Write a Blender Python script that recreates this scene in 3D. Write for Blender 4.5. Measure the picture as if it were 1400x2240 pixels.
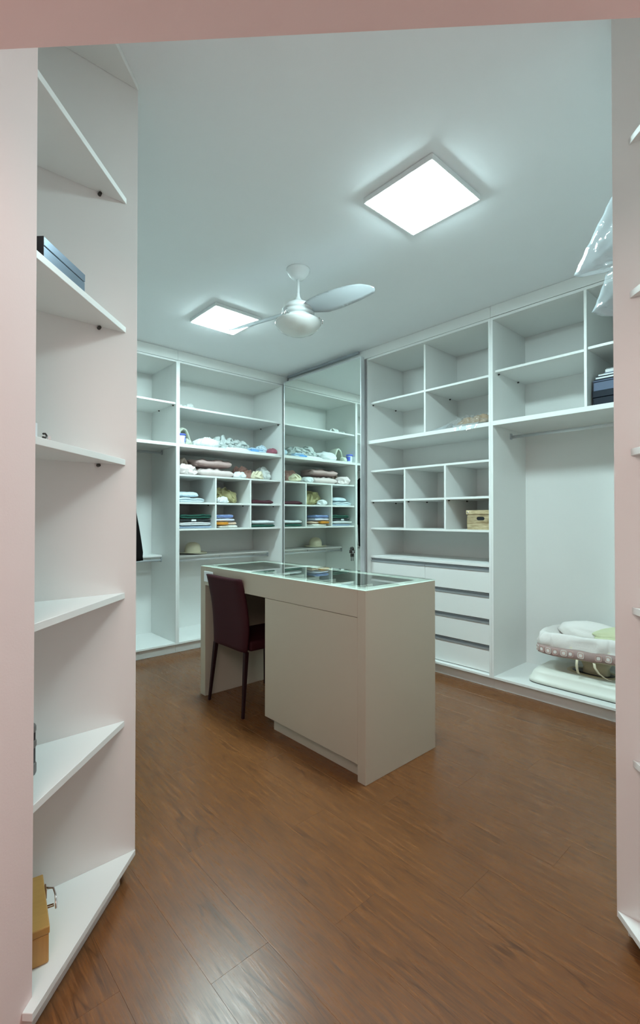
import bpy, bmesh, math, random
from mathutils import Vector, Matrix, noise
PI = math.pi
for o in list(bpy.data.objects): bpy.data.objects.remove(o)
SC = bpy.context.scene
COL = SC.collection
random.seed(7)

# ------------------------------------------------------------------ camera, world, exposure, lights
YAW, PITCH, FPX = math.radians(47.82), math.radians(0.60), 1046.3
cd = bpy.data.cameras.new('camera'); cam = bpy.data.objects.new('camera', cd); COL.objects.link(cam)
cd.sensor_fit = 'HORIZONTAL'; cd.sensor_width = 36.0; cd.lens = 36.0 * FPX / 1400.0
cd.clip_start = 0.02; cd.clip_end = 60
fw = Vector((math.cos(YAW) * math.cos(PITCH), math.sin(YAW) * math.cos(PITCH), math.sin(PITCH)))
cam.location = (0, 0, 1.30)
cam.rotation_euler = fw.to_track_quat('-Z', 'Y').to_euler()
SC.camera = cam

w = bpy.data.worlds.new('world'); SC.world = w; w.use_nodes = True
w.node_tree.nodes['Background'].inputs[0].default_value = (1.0, 0.80, 0.77, 1)
w.node_tree.nodes['Background'].inputs[1].default_value = 0.38

SC.view_settings.view_transform = 'Standard'; SC.view_settings.look = 'None'
SC.view_settings.gamma = 1.0; SC.view_settings.use_curve_mapping = False
SC.view_settings.exposure = 0.0
PANEL_LED = 98.0                      # emission of the two ceiling panels
PANEL_COL = (0.725, 1.0, 1.02, 1)
# the bedroom's own ceiling lamp, behind the camera
ld = bpy.data.lights.new('bedroom_lamp', 'AREA'); ld.shape = 'SQUARE'; ld.size = 0.9
ld.energy = 24.5; ld.color = (1.0, 0.76, 0.72)
lo = bpy.data.objects.new('bedroom_lamp', ld); COL.objects.link(lo)
lo.location = (-0.55, -0.25, 2.5); lo.rotation_euler = Vector((0.5, 0.5, -0.75)).to_track_quat('-Z', 'Y').to_euler()

# ------------------------------------------------------------------ materials
def mat(name, col, rough=0.5, metal=0.0, spec=0.5, bump=0.0, bscale=60.0, var=0.0, vscale=4.0, sheen=0.0):
    m = bpy.data.materials.new(name); m.use_nodes = True
    nt = m.node_tree; N = nt.nodes; L = nt.links
    b = N['Principled BSDF']
    b.inputs['Base Color'].default_value = (*col, 1); b.inputs['Roughness'].default_value = rough
    b.inputs['Metallic'].default_value = metal; b.inputs['Specular IOR Level'].default_value = spec
    if sheen: b.inputs['Sheen Weight'].default_value = sheen
    tc = N.new('ShaderNodeTexCoord')
    nz = N.new('ShaderNodeTexNoise'); nz.inputs['Scale'].default_value = vscale; nz.inputs['Detail'].default_value = 4
    L.new(tc.outputs['Object'], nz.inputs['Vector'])
    mx = N.new('ShaderNodeMix'); mx.data_type = 'RGBA'
    v = max(var, 0.015)
    mx.inputs['A'].default_value = (*[c * (1 - v) for c in col], 1)
    mx.inputs['B'].default_value = (*[min(1, c * (1 + v)) for c in col], 1)
    L.new(nz.outputs['Fac'], mx.inputs['Factor']); L.new(mx.outputs['Result'], b.inputs['Base Color'])
    if bump:
        n2 = N.new('ShaderNodeTexNoise'); n2.inputs['Scale'].default_value = bscale; n2.inputs['Detail'].default_value = 3
        L.new(tc.outputs['Object'], n2.inputs['Vector'])
        bp = N.new('ShaderNodeBump'); bp.inputs['Strength'].default_value = bump; bp.inputs['Distance'].default_value = 0.003
        L.new(n2.outputs['Fac'], bp.inputs['Height']); L.new(bp.outputs['Normal'], b.inputs['Normal'])
    return m

def wood(name, dark, light, sx=30.0, sy=2.2, rough=0.3, ring=26.0, spec=0.5, axis='Y', bump=0.05, contrast=1.0, vary=0.12):
    """procedural grain running along one local axis, shifted per object"""
    m = bpy.data.materials.new(name); m.use_nodes = True
    nt = m.node_tree; N = nt.nodes; L = nt.links; b = N['Principled BSDF']
    tc = N.new('ShaderNodeTexCoord'); oi = N.new('ShaderNodeObjectInfo')
    off = N.new('ShaderNodeVectorMath'); off.operation = 'SCALE'; off.inputs[0].default_value = (7.3, 17.1, 3.7)
    L.new(oi.outputs['Random'], off.inputs['Scale'])
    add = N.new('ShaderNodeVectorMath'); L.new(tc.outputs['Object'], add.inputs[0]); L.new(off.outputs[0], add.inputs[1])
    def mapped(a, c):
        mp = N.new('ShaderNodeMapping')
        mp.inputs['Scale'].default_value = {'Y': (a, c, a), 'X': (c, a, a), 'Z': (a, a, c)}[axis]
        L.new(add.outputs[0], mp.inputs['Vector']); return mp
    m1 = mapped(sx, sy); n1 = N.new('ShaderNodeTexNoise'); n1.inputs['Scale'].default_value = 1; n1.inputs['Detail'].default_value = 6; n1.inputs['Roughness'].default_value = 0.62
    L.new(m1.outputs[0], n1.inputs['Vector'])
    m2 = mapped(sx * 0.085, sy * 0.16); n2 = N.new('ShaderNodeTexNoise'); n2.inputs['Scale'].default_value = 1; n2.inputs['Detail'].default_value = 3
    n2.inputs['Distortion'].default_value = 0.5
    L.new(m2.outputs[0], n2.inputs['Vector'])
    mul = N.new('ShaderNodeMath'); mul.operation = 'MULTIPLY'; mul.inputs[1].default_value = ring; L.new(n2.outputs['Fac'], mul.inputs[0])
    fr = N.new('ShaderNodeMath'); fr.operation = 'PINGPONG'; fr.inputs[1].default_value = 1.0; L.new(mul.outputs[0], fr.inputs[0])
    rp = N.new('ShaderNodeMapRange'); rp.inputs['From Min'].default_value = 0.0; rp.inputs['From Max'].default_value = 0.20
    rp.inputs['To Min'].default_value = 1.0; rp.inputs['To Max'].default_value = 0.0; L.new(fr.outputs[0], rp.inputs['Value'])
    # rings only show where a slow mask allows them
    m3 = mapped(sx * 0.06, sy * 0.2); n3 = N.new('ShaderNodeTexNoise'); n3.inputs['Scale'].default_value = 1; n3.inputs['Detail'].default_value = 2
    L.new(m3.outputs[0], n3.inputs['Vector'])
    k3 = N.new('ShaderNodeMapRange'); k3.inputs['From Min'].default_value = 0.47; k3.inputs['From Max'].default_value = 0.60; L.new(n3.outputs['Fac'], k3.inputs['Value'])
    rm = N.new('ShaderNodeMath'); rm.operation = 'MULTIPLY'; L.new(rp.outputs[0], rm.inputs[0]); L.new(k3.outputs[0], rm.inputs[1])
    m4 = mapped(sx * 2.6, sy * 3.0); n4 = N.new('ShaderNodeTexNoise'); n4.inputs['Scale'].default_value = 1; n4.inputs['Detail'].default_value = 4
    L.new(m4.outputs[0], n4.inputs['Vector'])
    av = N.new('ShaderNodeMix'); av.inputs['Factor'].default_value = 0.45; L.new(n1.outputs['Fac'], av.inputs['A']); L.new(n4.outputs['Fac'], av.inputs['B'])
    s1 = N.new('ShaderNodeMapRange'); s1.inputs['From Min'].default_value = 0.5 - 0.24 / contrast; s1.inputs['From Max'].default_value = 0.5 + 0.24 / contrast; L.new(av.outputs['Result'], s1.inputs['Value'])
    sub = N.new('ShaderNodeMath'); sub.operation = 'MULTIPLY_ADD'; sub.inputs[1].default_value = -0.42; L.new(rm.outputs[0], sub.inputs[0]); L.new(s1.outputs[0], sub.inputs[2])
    mx = N.new('ShaderNodeMix'); mx.data_type = 'RGBA'; mx.inputs['A'].default_value = (*dark, 1); mx.inputs['B'].default_value = (*light, 1)
    mx.clamp_factor = True
    L.new(sub.outputs[0], mx.inputs['Factor'])
    # plank to plank difference
    hv = N.new('ShaderNodeHueSaturation'); vr = N.new('ShaderNodeMapRange'); vr.inputs['To Min'].default_value = 1 - vary; vr.inputs['To Max'].default_value = 1 + vary
    L.new(oi.outputs['Random'], vr.inputs['Value']); L.new(vr.outputs[0], hv.inputs['Value']); L.new(mx.outputs['Result'], hv.inputs['Color'])
    L.new(hv.outputs['Color'], b.inputs['Base Color'])
    rr = N.new('ShaderNodeMapRange'); rr.inputs['To Min'].default_value = rough + 0.06; rr.inputs['To Max'].default_value = rough - 0.04
    L.new(s1.outputs[0], rr.inputs['Value']); L.new(rr.outputs[0], b.inputs['Roughness'])
    b.inputs['Specular IOR Level'].default_value = spec
    bp = N.new('ShaderNodeBump'); bp.inputs['Strength'].default_value = bump; bp.inputs['Distance'].default_value = 0.002
    L.new(s1.outputs[0], bp.inputs['Height']); L.new(bp.outputs['Normal'], b.inputs['Normal'])
    return m

def clear(name, tint, rough, gloss=1.0, haze=0.0, hazecol=(1, 1, 1), ior=1.5):
    m = bpy.data.materials.new(name); m.use_nodes = True
    nt = m.node_tree; N = nt.nodes; L = nt.links
    N.remove(N['Principled BSDF']); out = N['Material Output']
    tr = N.new('ShaderNodeBsdfTransparent'); tr.inputs[0].default_value = (*tint, 1)
    gl = N.new('ShaderNodeBsdfGlossy'); gl.inputs['Roughness'].default_value = rough; gl.inputs['Color'].default_value = (gloss, gloss, gloss, 1)
    fn = N.new('ShaderNodeFresnel'); fn.inputs['IOR'].default_value = ior
    ge = N.new('ShaderNodeNewGeometry'); inv = N.new('ShaderNodeMath'); inv.operation = 'SUBTRACT'; inv.inputs[0].default_value = 1.0
    L.new(ge.outputs['Backfacing'], inv.inputs[1])
    ml = N.new('ShaderNodeMath'); ml.operation = 'MULTIPLY'; L.new(fn.outputs[0], ml.inputs[0]); L.new(inv.outputs[0], ml.inputs[1])
    mx = N.new('ShaderNodeMixShader'); L.new(ml.outputs[0], mx.inputs[0]); L.new(tr.outputs[0], mx.inputs[1]); L.new(gl.outputs[0], mx.inputs[2])
    last = mx
    if haze:
        df = N.new('ShaderNodeBsdfDiffuse'); df.inputs[0].default_value = (*hazecol, 1)
        m2 = N.new('ShaderNodeMixShader'); m2.inputs[0].default_value = haze
        L.new(mx.outputs[0], m2.inputs[1]); L.new(df.outputs[0], m2.inputs[2]); last = m2
        tc = N.new('ShaderNodeTexCoord'); nz = N.new('ShaderNodeTexNoise'); nz.inputs['Scale'].default_value = 16; nz.inputs['Detail'].default_value = 3
        L.new(tc.outputs['Object'], nz.inputs['Vector'])
        bp = N.new('ShaderNodeBump'); bp.inputs['Strength'].default_value = 0.5; bp.inputs['Distance'].default_value = 0.02
        L.new(nz.outputs['Fac'], bp.inputs['Height']); L.new(bp.outputs[0], gl.inputs['Normal'])
    L.new(last.outputs[0], out.inputs['Surface'])
    return m

def emit(name, col, s):
    m = bpy.data.materials.new(name); m.use_nodes = True
    nt = m.node_tree; N = nt.nodes; b = N['Principled BSDF']
    b.inputs['Base Color'].default_value = (0.8, 0.8, 0.8, 1)
    b.inputs['Emission Color'].default_value = col; b.inputs['Emission Strength'].default_value = s
    return m

M = {}
M['laminate'] = mat('white_laminate', (0.80, 0.81, 0.79), 0.38, bump=0.03, bscale=500)
M['wallpaint'] = mat('white_paint', (0.80, 0.81, 0.80), 0.7, bump=0.06, bscale=220)
M['ceilpaint'] = mat('ceiling_paint', (0.86, 0.88, 0.90), 0.75, bump=0.04, bscale=200)
M['pinkpaint'] = mat('pink_tinted_paint', (0.84, 0.67, 0.645), 0.65, bump=0.08, bscale=180)
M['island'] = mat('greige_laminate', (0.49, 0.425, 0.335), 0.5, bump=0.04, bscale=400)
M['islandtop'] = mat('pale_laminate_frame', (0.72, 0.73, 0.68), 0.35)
M['tray'] = mat('grey_velvet_tray', (0.20, 0.21, 0.19), 0.8)
M['alu'] = mat('brushed_aluminium', (0.66, 0.69, 0.71), 0.35, metal=0.5)
M['aludark'] = mat('grey_aluminium_profile', (0.46, 0.49, 0.52), 0.4, metal=0.6)
M['chrome'] = mat('polished_steel', (0.7, 0.7, 0.7), 0.18, metal=1.0)
M['darkmetal'] = mat('dark_metal_pin', (0.06, 0.06, 0.055), 0.4, metal=0.6)
M['black'] = mat('black_card', (0.012, 0.012, 0.016), 0.3)
M['blackgloss'] = mat('glossy_blue_black_card', (0.30, 0.36, 0.45), 0.16, metal=0.85)
M['navy'] = mat('navy_card', (0.012, 0.018, 0.03), 0.6, spec=0.25)
M['slate'] = mat('slate_blue_card', (0.13, 0.165, 0.25), 0.6, spec=0.3)
M['paper'] = mat('white_paper', (0.82, 0.85, 0.87), 0.6)
M['fanwhite'] = mat('white_enamel', (0.80, 0.83, 0.83), 0.25)
M['fanblade'] = mat('white_blade', (0.72, 0.75, 0.77), 0.4)
M['opal'] = mat('opal_glass', (0.82, 0.84, 0.82), 0.12, spec=0.7)
M['burgundy'] = mat('burgundy_leatherette', (0.036, 0.005, 0.008), 0.7, spec=0.2, bump=0.1, bscale=300)
M['chairleg'] = mat('dark_burgundy_leg', (0.018, 0.004, 0.005), 0.6, spec=0.2)
M['mirror'] = bpy.data.materials.new('mirror_silver'); M['mirror'].use_nodes = True
_b = M['mirror'].node_tree.nodes['Principled BSDF']; _b.inputs['Metallic'].default_value = 1.0; _b.inputs['Roughness'].default_value = 0.0
_b.inputs['Base Color'].default_value = (0.86, 0.93, 0.89, 1)
M['glass'] = clear('table_glass', (0.93, 0.965, 0.945), 0.0)
M['plastic'] = clear('clear_plastic', (0.93, 0.95, 0.96), 0.10, haze=0.24, hazecol=(0.75, 0.82, 0.86), ior=1.9)
M['bagplastic'] = clear('thin_clear_plastic', (0.97, 0.97, 0.97), 0.06, haze=0.05, ior=1.6)
M['floor'] = wood('laminate_floor_wood', (0.090, 0.033, 0.010), (0.252, 0.099, 0.032), sx=95, sy=5.5, rough=0.28, ring=18, spec=0.5, vary=0.03, contrast=1.3)
M['bouncefloor'] = mat('pale_rosy_bounce_floor', (0.74, 0.62, 0.58), 0.5)  # pale colour chosen so the unseen bedroom floor reflects light upward
M['subfloor'] = mat('dark_subfloor', (0.10, 0.045, 0.016), 0.9)
M['honey'] = wood('honey_wood', (0.40, 0.20, 0.05), (0.66, 0.38, 0.11), sx=60, sy=4, rough=0.35, ring=8, axis='Z', contrast=0.4)
M['honeylid'] = wood('honey_wood_lid', (0.46, 0.25, 0.065), (0.66, 0.39, 0.12), sx=50, sy=6, rough=0.3, ring=5, axis='X', contrast=0.3)
M['woodprint'] = wood('wood_print_card', (0.24, 0.16, 0.07), (0.72, 0.60, 0.38), sx=26, sy=5, rough=0.5, ring=16, axis='Y', contrast=1.3, bump=0.0)
M['led'] = emit('led_diffuser', PANEL_COL, PANEL_LED)
CLOTH = dict(white=(0.80, 0.83, 0.85), offwhite=(0.78, 0.78, 0.72), palegrey=(0.56, 0.61, 0.60), sage=(0.52, 0.56, 0.47), sky=(0.48, 0.66, 0.84),
    blue=(0.16, 0.40, 0.80), paleblue=(0.62, 0.77, 0.87), rosewine=(0.36, 0.12, 0.16), taupe=(0.52, 0.43, 0.36), pinkwhite=(0.82, 0.72, 0.71), dustpink=(0.52, 0.37, 0.35),
    palepink=(0.72, 0.61, 0.59), rose=(0.52, 0.30, 0.26), cream=(0.76, 0.70, 0.52), icegrey=(0.66, 0.69, 0.67), iceblue=(0.60, 0.70, 0.76),
    olive=(0.42, 0.38, 0.20), maroon=(0.075, 0.018, 0.028), green=(0.016, 0.085, 0.062), charcoal=(0.03, 0.036, 0.038), lilac=(0.66, 0.70, 0.86),
    peri=(0.26, 0.36, 0.66), orange=(0.80, 0.36, 0.05), peach=(0.78, 0.56, 0.42), straw=(0.86, 0.82, 0.62), lime=(0.62, 0.68, 0.40), coat=(0.010, 0.009, 0.009), denim=(0.42, 0.53, 0.68))
for k, c in CLOTH.items():
    M['c_' + k] = mat('cloth_' + k, c, 0.85, spec=0.2, bump=0.25, bscale=420, var=0.05, vscale=14, sheen=0.15)

M['c_coat'] = mat('black_wool', (0.008, 0.007, 0.007), 0.95, spec=0.05, bump=0.2, bscale=400)

# ------------------------------------------------------------------ builders
def mesh_obj(name, bm, m, parent=None, smooth=False, world=True):
    """one mesh object; bm in world coordinates is moved into the parent's frame"""
    if parent is not None and world:
        bmesh.ops.transform(bm, matrix=Matrix.Translation(-base_of(parent)), verts=bm.verts)
    bmesh.ops.recalc_face_normals(bm, faces=bm.faces)
    me = bpy.data.meshes.new(name); bm.to_mesh(me); bm.free()
    if smooth:
        for p in me.polygons: p.use_smooth = True
    me.materials.append(M[m] if isinstance(m, str) else m)
    o = bpy.data.objects.new(name, me); COL.objects.link(o)
    if parent is not None: o.parent = parent
    return o

def base_of(p):
    v = Vector((0, 0, 0))
    while p is not None:
        v = v + Vector(p.location); p = p.parent
    return v

def tag(o, label, cat, group=None, kind=None):
    o['label'] = label; o['category'] = cat
    if group: o['group'] = group
    if kind: o['kind'] = kind
    return o

def thing(name, label, cat, loc, group=None):
    o = bpy.data.objects.new(name, None); COL.objects.link(o); o.location = loc; o.empty_display_size = 0.05
    return tag(o, label, cat, group)

def bxb(bm, x0, x1, y0, y1, z0, z1):
    g = bmesh.ops.create_cube(bm, size=1)
    bmesh.ops.transform(bm, matrix=Matrix.Translation(((x0 + x1) / 2, (y0 + y1) / 2, (z0 + z1) / 2)) @ Matrix.Diagonal((abs(x1 - x0), abs(y1 - y0), abs(z1 - z0), 1)), verts=g['verts'])
    return g['verts']

def bev(bm, r, seg=1):
    if r: bmesh.ops.bevel(bm, geom=list(bm.edges), offset=r, segments=seg, affect='EDGES', profile=0.5)

def panel(name, x0, x1, y0, y1, z0, z1, m, parent=None, r=0.0012, seg=1, smooth=False):
    bm = bmesh.new(); bxb(bm, x0, x1, y0, y1, z0, z1); bev(bm, r, seg)
    return mesh_obj(name, bm, m, parent, smooth)

def prism(name, pts, z0, z1, m, parent=None, r=0.001):
    bm = bmesh.new()
    a = [bm.verts.new((x, y, z0)) for x, y in pts]; b = [bm.verts.new((x, y, z1)) for x, y in pts]
    bm.faces.new(a[::-1]); bm.faces.new(b)
    for i in range(len(pts)):
        j = (i + 1) % len(pts); bm.faces.new((a[i], a[j], b[j], b[i]))
    bev(bm, r)
    return mesh_obj(name, bm, m, parent)

def tube_bm(bm, pts, radii, n=10, cap=True):
    pts = [Vector(p) for p in pts]
    if not isinstance(radii, (list, tuple)): radii = [radii] * len(pts)
    rings = []; up = None
    for i, p in enumerate(pts):
        t = (pts[min(i + 1, len(pts) - 1)] - pts[max(i - 1, 0)]).normalized()
        if up is None:
            up = t.orthogonal().normalized()
        up = (up - t * up.dot(t)).normalized(); v = t.cross(up)
        rings.append([bm.verts.new(p + (up * math.cos(2 * PI * k / n) + v * math.sin(2 * PI * k / n)) * radii[i]) for k in range(n)])
    for a, b in zip(rings, rings[1:]):
        for k in range(n): bm.faces.new((a[k], a[(k + 1) % n], b[(k + 1) % n], b[k]))
    if cap: bm.faces.new(rings[0][::-1]); bm.faces.new(rings[-1])

def tube(name, pts, radii, m, parent=None, n=10, smooth=True):
    bm = bmesh.new(); tube_bm(bm, pts, radii, n)
    return mesh_obj(name, bm, m, parent, smooth)

def lathe(name, prof, c, m, parent=None, n=40, smooth=True, closed=False):
    bm = bmesh.new(); rings = []
    for r, z in prof:
        if r < 1e-5: rings.append([bm.verts.new((c[0], c[1], c[2] + z))])
        else: rings.append([bm.verts.new((c[0] + r * math.cos(2 * PI * k / n), c[1] + r * math.sin(2 * PI * k / n), c[2] + z)) for k in range(n)])
    for a, b in zip(rings, rings[1:]):
        for k in range(n):
            k2 = (k + 1) % n
            if len(a) == 1 and len(b) == 1: continue
            if len(a) == 1: bm.faces.new((a[0], b[k], b[k2]))
            elif len(b) == 1: bm.faces.new((a[k], a[k2], b[0]))
            else: bm.faces.new((a[k], a[k2], b[k2], b[k]))
    return mesh_obj(name, bm, m, parent, smooth)

def struct(o):
    o['kind'] = 'structure'; return o

# ------------------------------------------------------------------ the room
H = 2.90
PR = 3.385        # front plane of the right-hand wardrobes
PB = 4.30         # front plane of the back wardrobes
WR, WB, WL, WN = 3.94, 4.88, 0.13, -0.06
r_ = 2 ** 0.5

fl = struct(panel('floor', -2.6, 4.1, -2.6, 5.0, -0.08, -0.012, 'subfloor', r=0))
fl['label'] = 'brown wood laminate floor of long planks'
pw, plen = 0.195, 1.20
pb = bmesh.new(); bxb(pb, -pw / 2 + 0.00012, pw / 2 - 0.00012, -plen / 2 + 0.00012, plen / 2 - 0.00012, -0.012, 0.0)
bev(pb, 0.00025)
plank_me = bpy.data.meshes.new('plank'); pb.to_mesh(plank_me); pb.free(); plank_me.materials.append(M['floor'])
k0 = -5
for k in range(k0, 15):
    xc = 0.678 + pw * (k + 0.5)
    off = {2: 1.107}.get(k, None)
    if off is None: off = ((k * 0.437) % 1.0) * plen
    y = off - plen * 3
    while y < 4.5:
        if y + plen > -0.75:
            o = bpy.data.objects.new('plank', plank_me); COL.objects.link(o); o.parent = fl
            o.location = (xc, y + plen / 2, 0)
        y += plen
bt = struct(prism('floor', [(-2.6, -2.6), (3.54, -2.6), (-2.6, 3.54)], 0.0005, 0.004, 'bouncefloor', r=0)); bt['label'] = 'unseen pale rosy floor outside the doorway, added to bounce light'  # unseen floor, added to bounce lamp light onto the lintel's underside
struct(panel('ceiling', -0.7, WR + 0.1, -0.7, WB + 0.1, H, H + 0.1, 'ceilpaint', r=0))
struct(panel('wall_back', WL - 0.1, WR + 0.1, WB, WB + 0.1, -0.012, H, 'wallpaint', r=0))
struct(panel('wall_right', WR, WR + 0.1, WN, WB, -0.012, H, 'wallpaint', r=0))
struct(panel('wall_left', WL - 0.1, WL, 1.66, WB, -0.012, H, 'wallpaint', r=0))
struct(panel('wall_near', 1.86, WR, WN - 0.1, WN, -0.012, H, 'wallpaint', r=0))
# the diagonal wall that holds the doorway; X+Y = 1.67 is its closet face
def diag_prism(name, t0, t1, s0, s1, z0, z1, m):
    # t along the wall (towards +X,-Y), s = X+Y
    P = lambda t, s: ((s + t) / 2, (s - t) / 2)
    return prism(name, [P(t0, s0), P(t1, s0), P(t1, s1), P(t0, s1)], z0, z1, m, r=0)
TL, TR = 0.28 - 1.39, 1.45 - 0.2185
dw = bmesh.new()
def dadd(bm, t0, t1, s0, s1, z0, z1):
    P = lambda t, s: ((s + t) / 2, (s - t) / 2)
    pts = [P(t0, s0), P(t1, s0), P(t1, s1), P(t0, s1)]
    a = [bm.verts.new((x, y, z0)) for x, y in pts]; b = [bm.verts.new((x, y, z1)) for x, y in pts]
    bm.faces.new(a[::-1]); bm.faces.new(b)
    for i in range(4):
        j = (i + 1) % 4; bm.faces.new((a[i], a[j], b[j], b[i]))
S1, SL, S0 = 1.67, 1.30, 0.95
dadd(dw, TL - 1.6, TL, S0, S1, -0.012, H)
dadd(dw, TR, TR + 1.6, S0, S1, -0.012, H)
dadd(dw, TL, TR, S0, SL, 2.24, H)
struct(mesh_obj('wall_front', dw, 'pinkpaint'))
# solid wall behind the mirror door
struct(panel('wall_mirror', 3.40, WR, 3.10, 4.29, -0.012, H, 'wallpaint', r=0))

# ------------------------------------------------------------------ ceiling lights
def led_panel(x, y, label):
    t = thing('ceiling_light', label, 'ceiling light', (x, y, H), 'square ceiling light panels')
    bm = bmesh.new(); s = 0.205
    bxb(bm, x - s, x + s, y - s, y + s, H - 0.028, H - 0.0005); bev(bm, 0.003)
    mesh_obj('frame', bm, 'fanwhite', t)
    panel('diffuser', x - 0.192, x + 0.192, y - 0.192, y + 0.192, H - 0.034, H - 0.0285, 'led', t, r=0.001)
led_panel(1.965, 1.415, 'square lit ceiling panel nearer the doorway, large in the upper right')
led_panel(2.005, 3.345, 'square lit ceiling panel beyond the fan, near the back shelves')

# ------------------------------------------------------------------ ceiling fan
FC = Vector((1.962, 2.376, 0))
t = thing('ceiling_fan', 'white two-bladed ceiling fan with round opal bowl light', 'ceiling fan', (FC.x, FC.y, H))
lathe('canopy', [(0, 0), (0.076, 0), (0.077, -0.008), (0.066, -0.032), (0.045, -0.055), (0.02, -0.066), (0, -0.066)], (FC.x, FC.y, H), 'fanwhite', t)
tube('downrod', [(FC.x, FC.y, 2.84), (FC.x, FC.y, 2.69)], 0.0095, 'fanwhite', t)
lathe('motor_housing', [(0.0095, 0.06), (0.014, 0.035), (0.028, 0.012), (0.05, 0.0), (0.082, -0.018), (0.100, -0.042), (0.104, -0.056), (0.098, -0.058),
      (0.098, -0.066), (0.106, -0.068), (0.107, -0.088), (0.096, -0.09), (0.096, -0.10), (0.112, -0.103), (0.116, -0.122), (0.09, -0.126), (0, -0.126)], (FC.x, FC.y, 2.685), 'fanwhite', t)
lathe('bowl_light', [(0.10, 0.016), (0.138, 0.011), (0.149, 0.005), (0.149, -0.006), (0.138, -0.026), (0.112, -0.05), (0.072, -0.068), (0.035, -0.076), (0, -0.078)], (FC.x, FC.y, 2.552), 'opal', t, n=48)
for a in (200, 320, 80):
    ax, ay = math.cos(math.radians(a)), math.sin(math.radians(a))
    tube('bowl_clip', [(FC.x + ax * 0.112, FC.y + ay * 0.112, 2.575), (FC.x + ax * 0.14, FC.y + ay * 0.14, 2.590), (FC.x + ax * 0.158, FC.y + ay * 0.158, 2.575), (FC.x + ax * 0.157, FC.y + ay * 0.157, 2.552)], 0.006, 'chrome', t, n=6)
def blade(ang):
    out = [(.085, -.035), (.14, -.05), (.22, -.054), (.35, -.046), (.46, -.030), (.52, -.010), (.557, .018), (.570, .046), (.566, .066), (.545, .080), (.44, .094), (.30, .100), (.18, .092), (.09, .055)]
    bm = bmesh.new(); ca, sa = math.cos(ang), math.sin(ang)
    # dense strip mesh between near and far edge
    near = out[:8]; far = out[:7:-1]
    def samp(pl, u):
        k = u * (len(pl) - 1); i = min(int(k), len(pl) - 2); f = k - i
        return pl[i][0] * (1 - f) + pl[i + 1][0] * f, pl[i][1] * (1 - f) + pl[i + 1][1] * f
    grid = []
    for i in range(25):
        u = i / 24; a = samp(near, u); b = samp(far, u)
        row = []
        for j in range(7):
            v = j / 6; r = a[0] * (1 - v) + b[0] * v; s = a[1] * (1 - v) + b[1] * v
            z = 2.625 - (s - 0.02) * math.tan(math.radians(19)) - 0.010 * math.sin(PI * v) * -1 - 0.015 * max(0, r - 0.3)
            # r runs along direction ang, s to its left
            row.append(bm.verts.new((FC.x + r * ca - s * sa, FC.y + r * sa + s * ca, z)))
        grid.append(row)
    for i in range(24):
        for j in range(6): bm.faces.new((grid[i][j], grid[i + 1][j], grid[i + 1][j + 1], grid[i][j + 1]))
    ex = bmesh.ops.solidify(bm, geom=list(bm.faces), thickness=0.006)
    return mesh_obj('blade', bm, 'fanblade', t, True)
blade(math.radians(-85)); blade(math.radians(104))

# ------------------------------------------------------------------ wardrobes: helpers
TH = 0.018
def pin(x, y, z, parent, axis='y', sgn=1):
    """small dark shelf support peg sticking out of a side panel"""
    d = Vector((0, sgn * 0.012, 0)) if axis == 'y' else Vector((sgn * 0.012, 0, 0))
    p = Vector((x, y, z))
    return tube('shelf_support', [p, p + d], [0.0065, 0.0055], 'darkmetal', parent, n=8, smooth=False)
def rod(p0, p1, parent, label=None, r=0.012, m='alu'):
    ro = tube('hanging_rod', [p0, p1], r, m, parent, n=12)
    for p, q in ((p0, p1), (p1, p0)):
        d = (Vector(q) - Vector(p)).normalized() * 0.008
        bm = bmesh.new(); v = bxb(bm, -0.5, 0.5, -0.5, 0.5, -0.5, 0.5)
        s = (abs(d.x) + 0.004 if abs(d.x) > abs(d.y) else 0.026, abs(d.y) + 0.004 if abs(d.y) > abs(d.x) else 0.026, 0.045)
        c = Vector(p) + d * 0.5 + Vector((0, 0, 0.006))
        bmesh.ops.transform(bm, matrix=Matrix.Translation(c) @ Matrix.Diagonal((*s, 1)), verts=bm.verts)
        bev(bm, 0.002); mesh_obj('rod_bracket', bm, 'aludark', parent)
    return ro
L_ = 'laminate'
BT = 0.103       # top of the bottom boards

# ---- right wall, unit with drawers and cubbies
A = thing('wardrobe_unit', 'white open wardrobe with cubbies above five grey-handled drawers, beside the mirror', 'wardrobe', (3.66, 2.45, 0))
ya0, ya1 = 1.811, 3.078
panel('side_panel', PR, WR - 0.012, ya1 - TH, ya1, 0.085, 2.81, L_, A)
panel('side_panel', PR, WR - 0.012, ya0, ya0 + TH, 0.085, 2.81, L_, A)
panel('back_panel', WR - 0.012, WR - 0.004, ya0, ya1, 0.085, 2.81, L_, A, r=0)
yi0, yi1 = ya0 + TH, ya1 - TH
panel('top_panel', PR, WR - 0.012, yi0, yi1, 2.79, 2.81, L_, A)
panel('bottom_panel', PR, WR - 0.012, yi0, yi1, BT - TH, BT, L_, A)
panel('plinth', PR + 0.042, PR + 0.06, ya0, ya1, 0, 0.085, L_, A)
panel('filler_panel', PR + 0.004, PR + 0.022, ya0 + 0.002, 3.30, 2.814, H - 0.001, L_, A)
XS = 3.430
panel('shelf', PR, WR - 0.012, yi0, yi1, 1.990, 2.022, L_, A)
panel('shelf', XS, WR - 0.012, yi0, yi1, 2.378, 2.396, L_, A)
panel('divider', XS, WR - 0.012, 2.433, 2.451, 2.396, 2.79, L_, A)
panel('divider', XS, WR - 0.012, 2.433, 2.451, 2.022, 2.378, L_, A)
panel('shelf', XS, WR - 0.012, yi0, yi1, 1.726, 1.744, L_, A)
panel('shelf', XS, WR - 0.012, yi0, yi1, 1.444, 1.462, L_, A)
panel('shelf', XS, WR - 0.012, yi0, yi1, 1.181, 1.199, L_, A)
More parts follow.
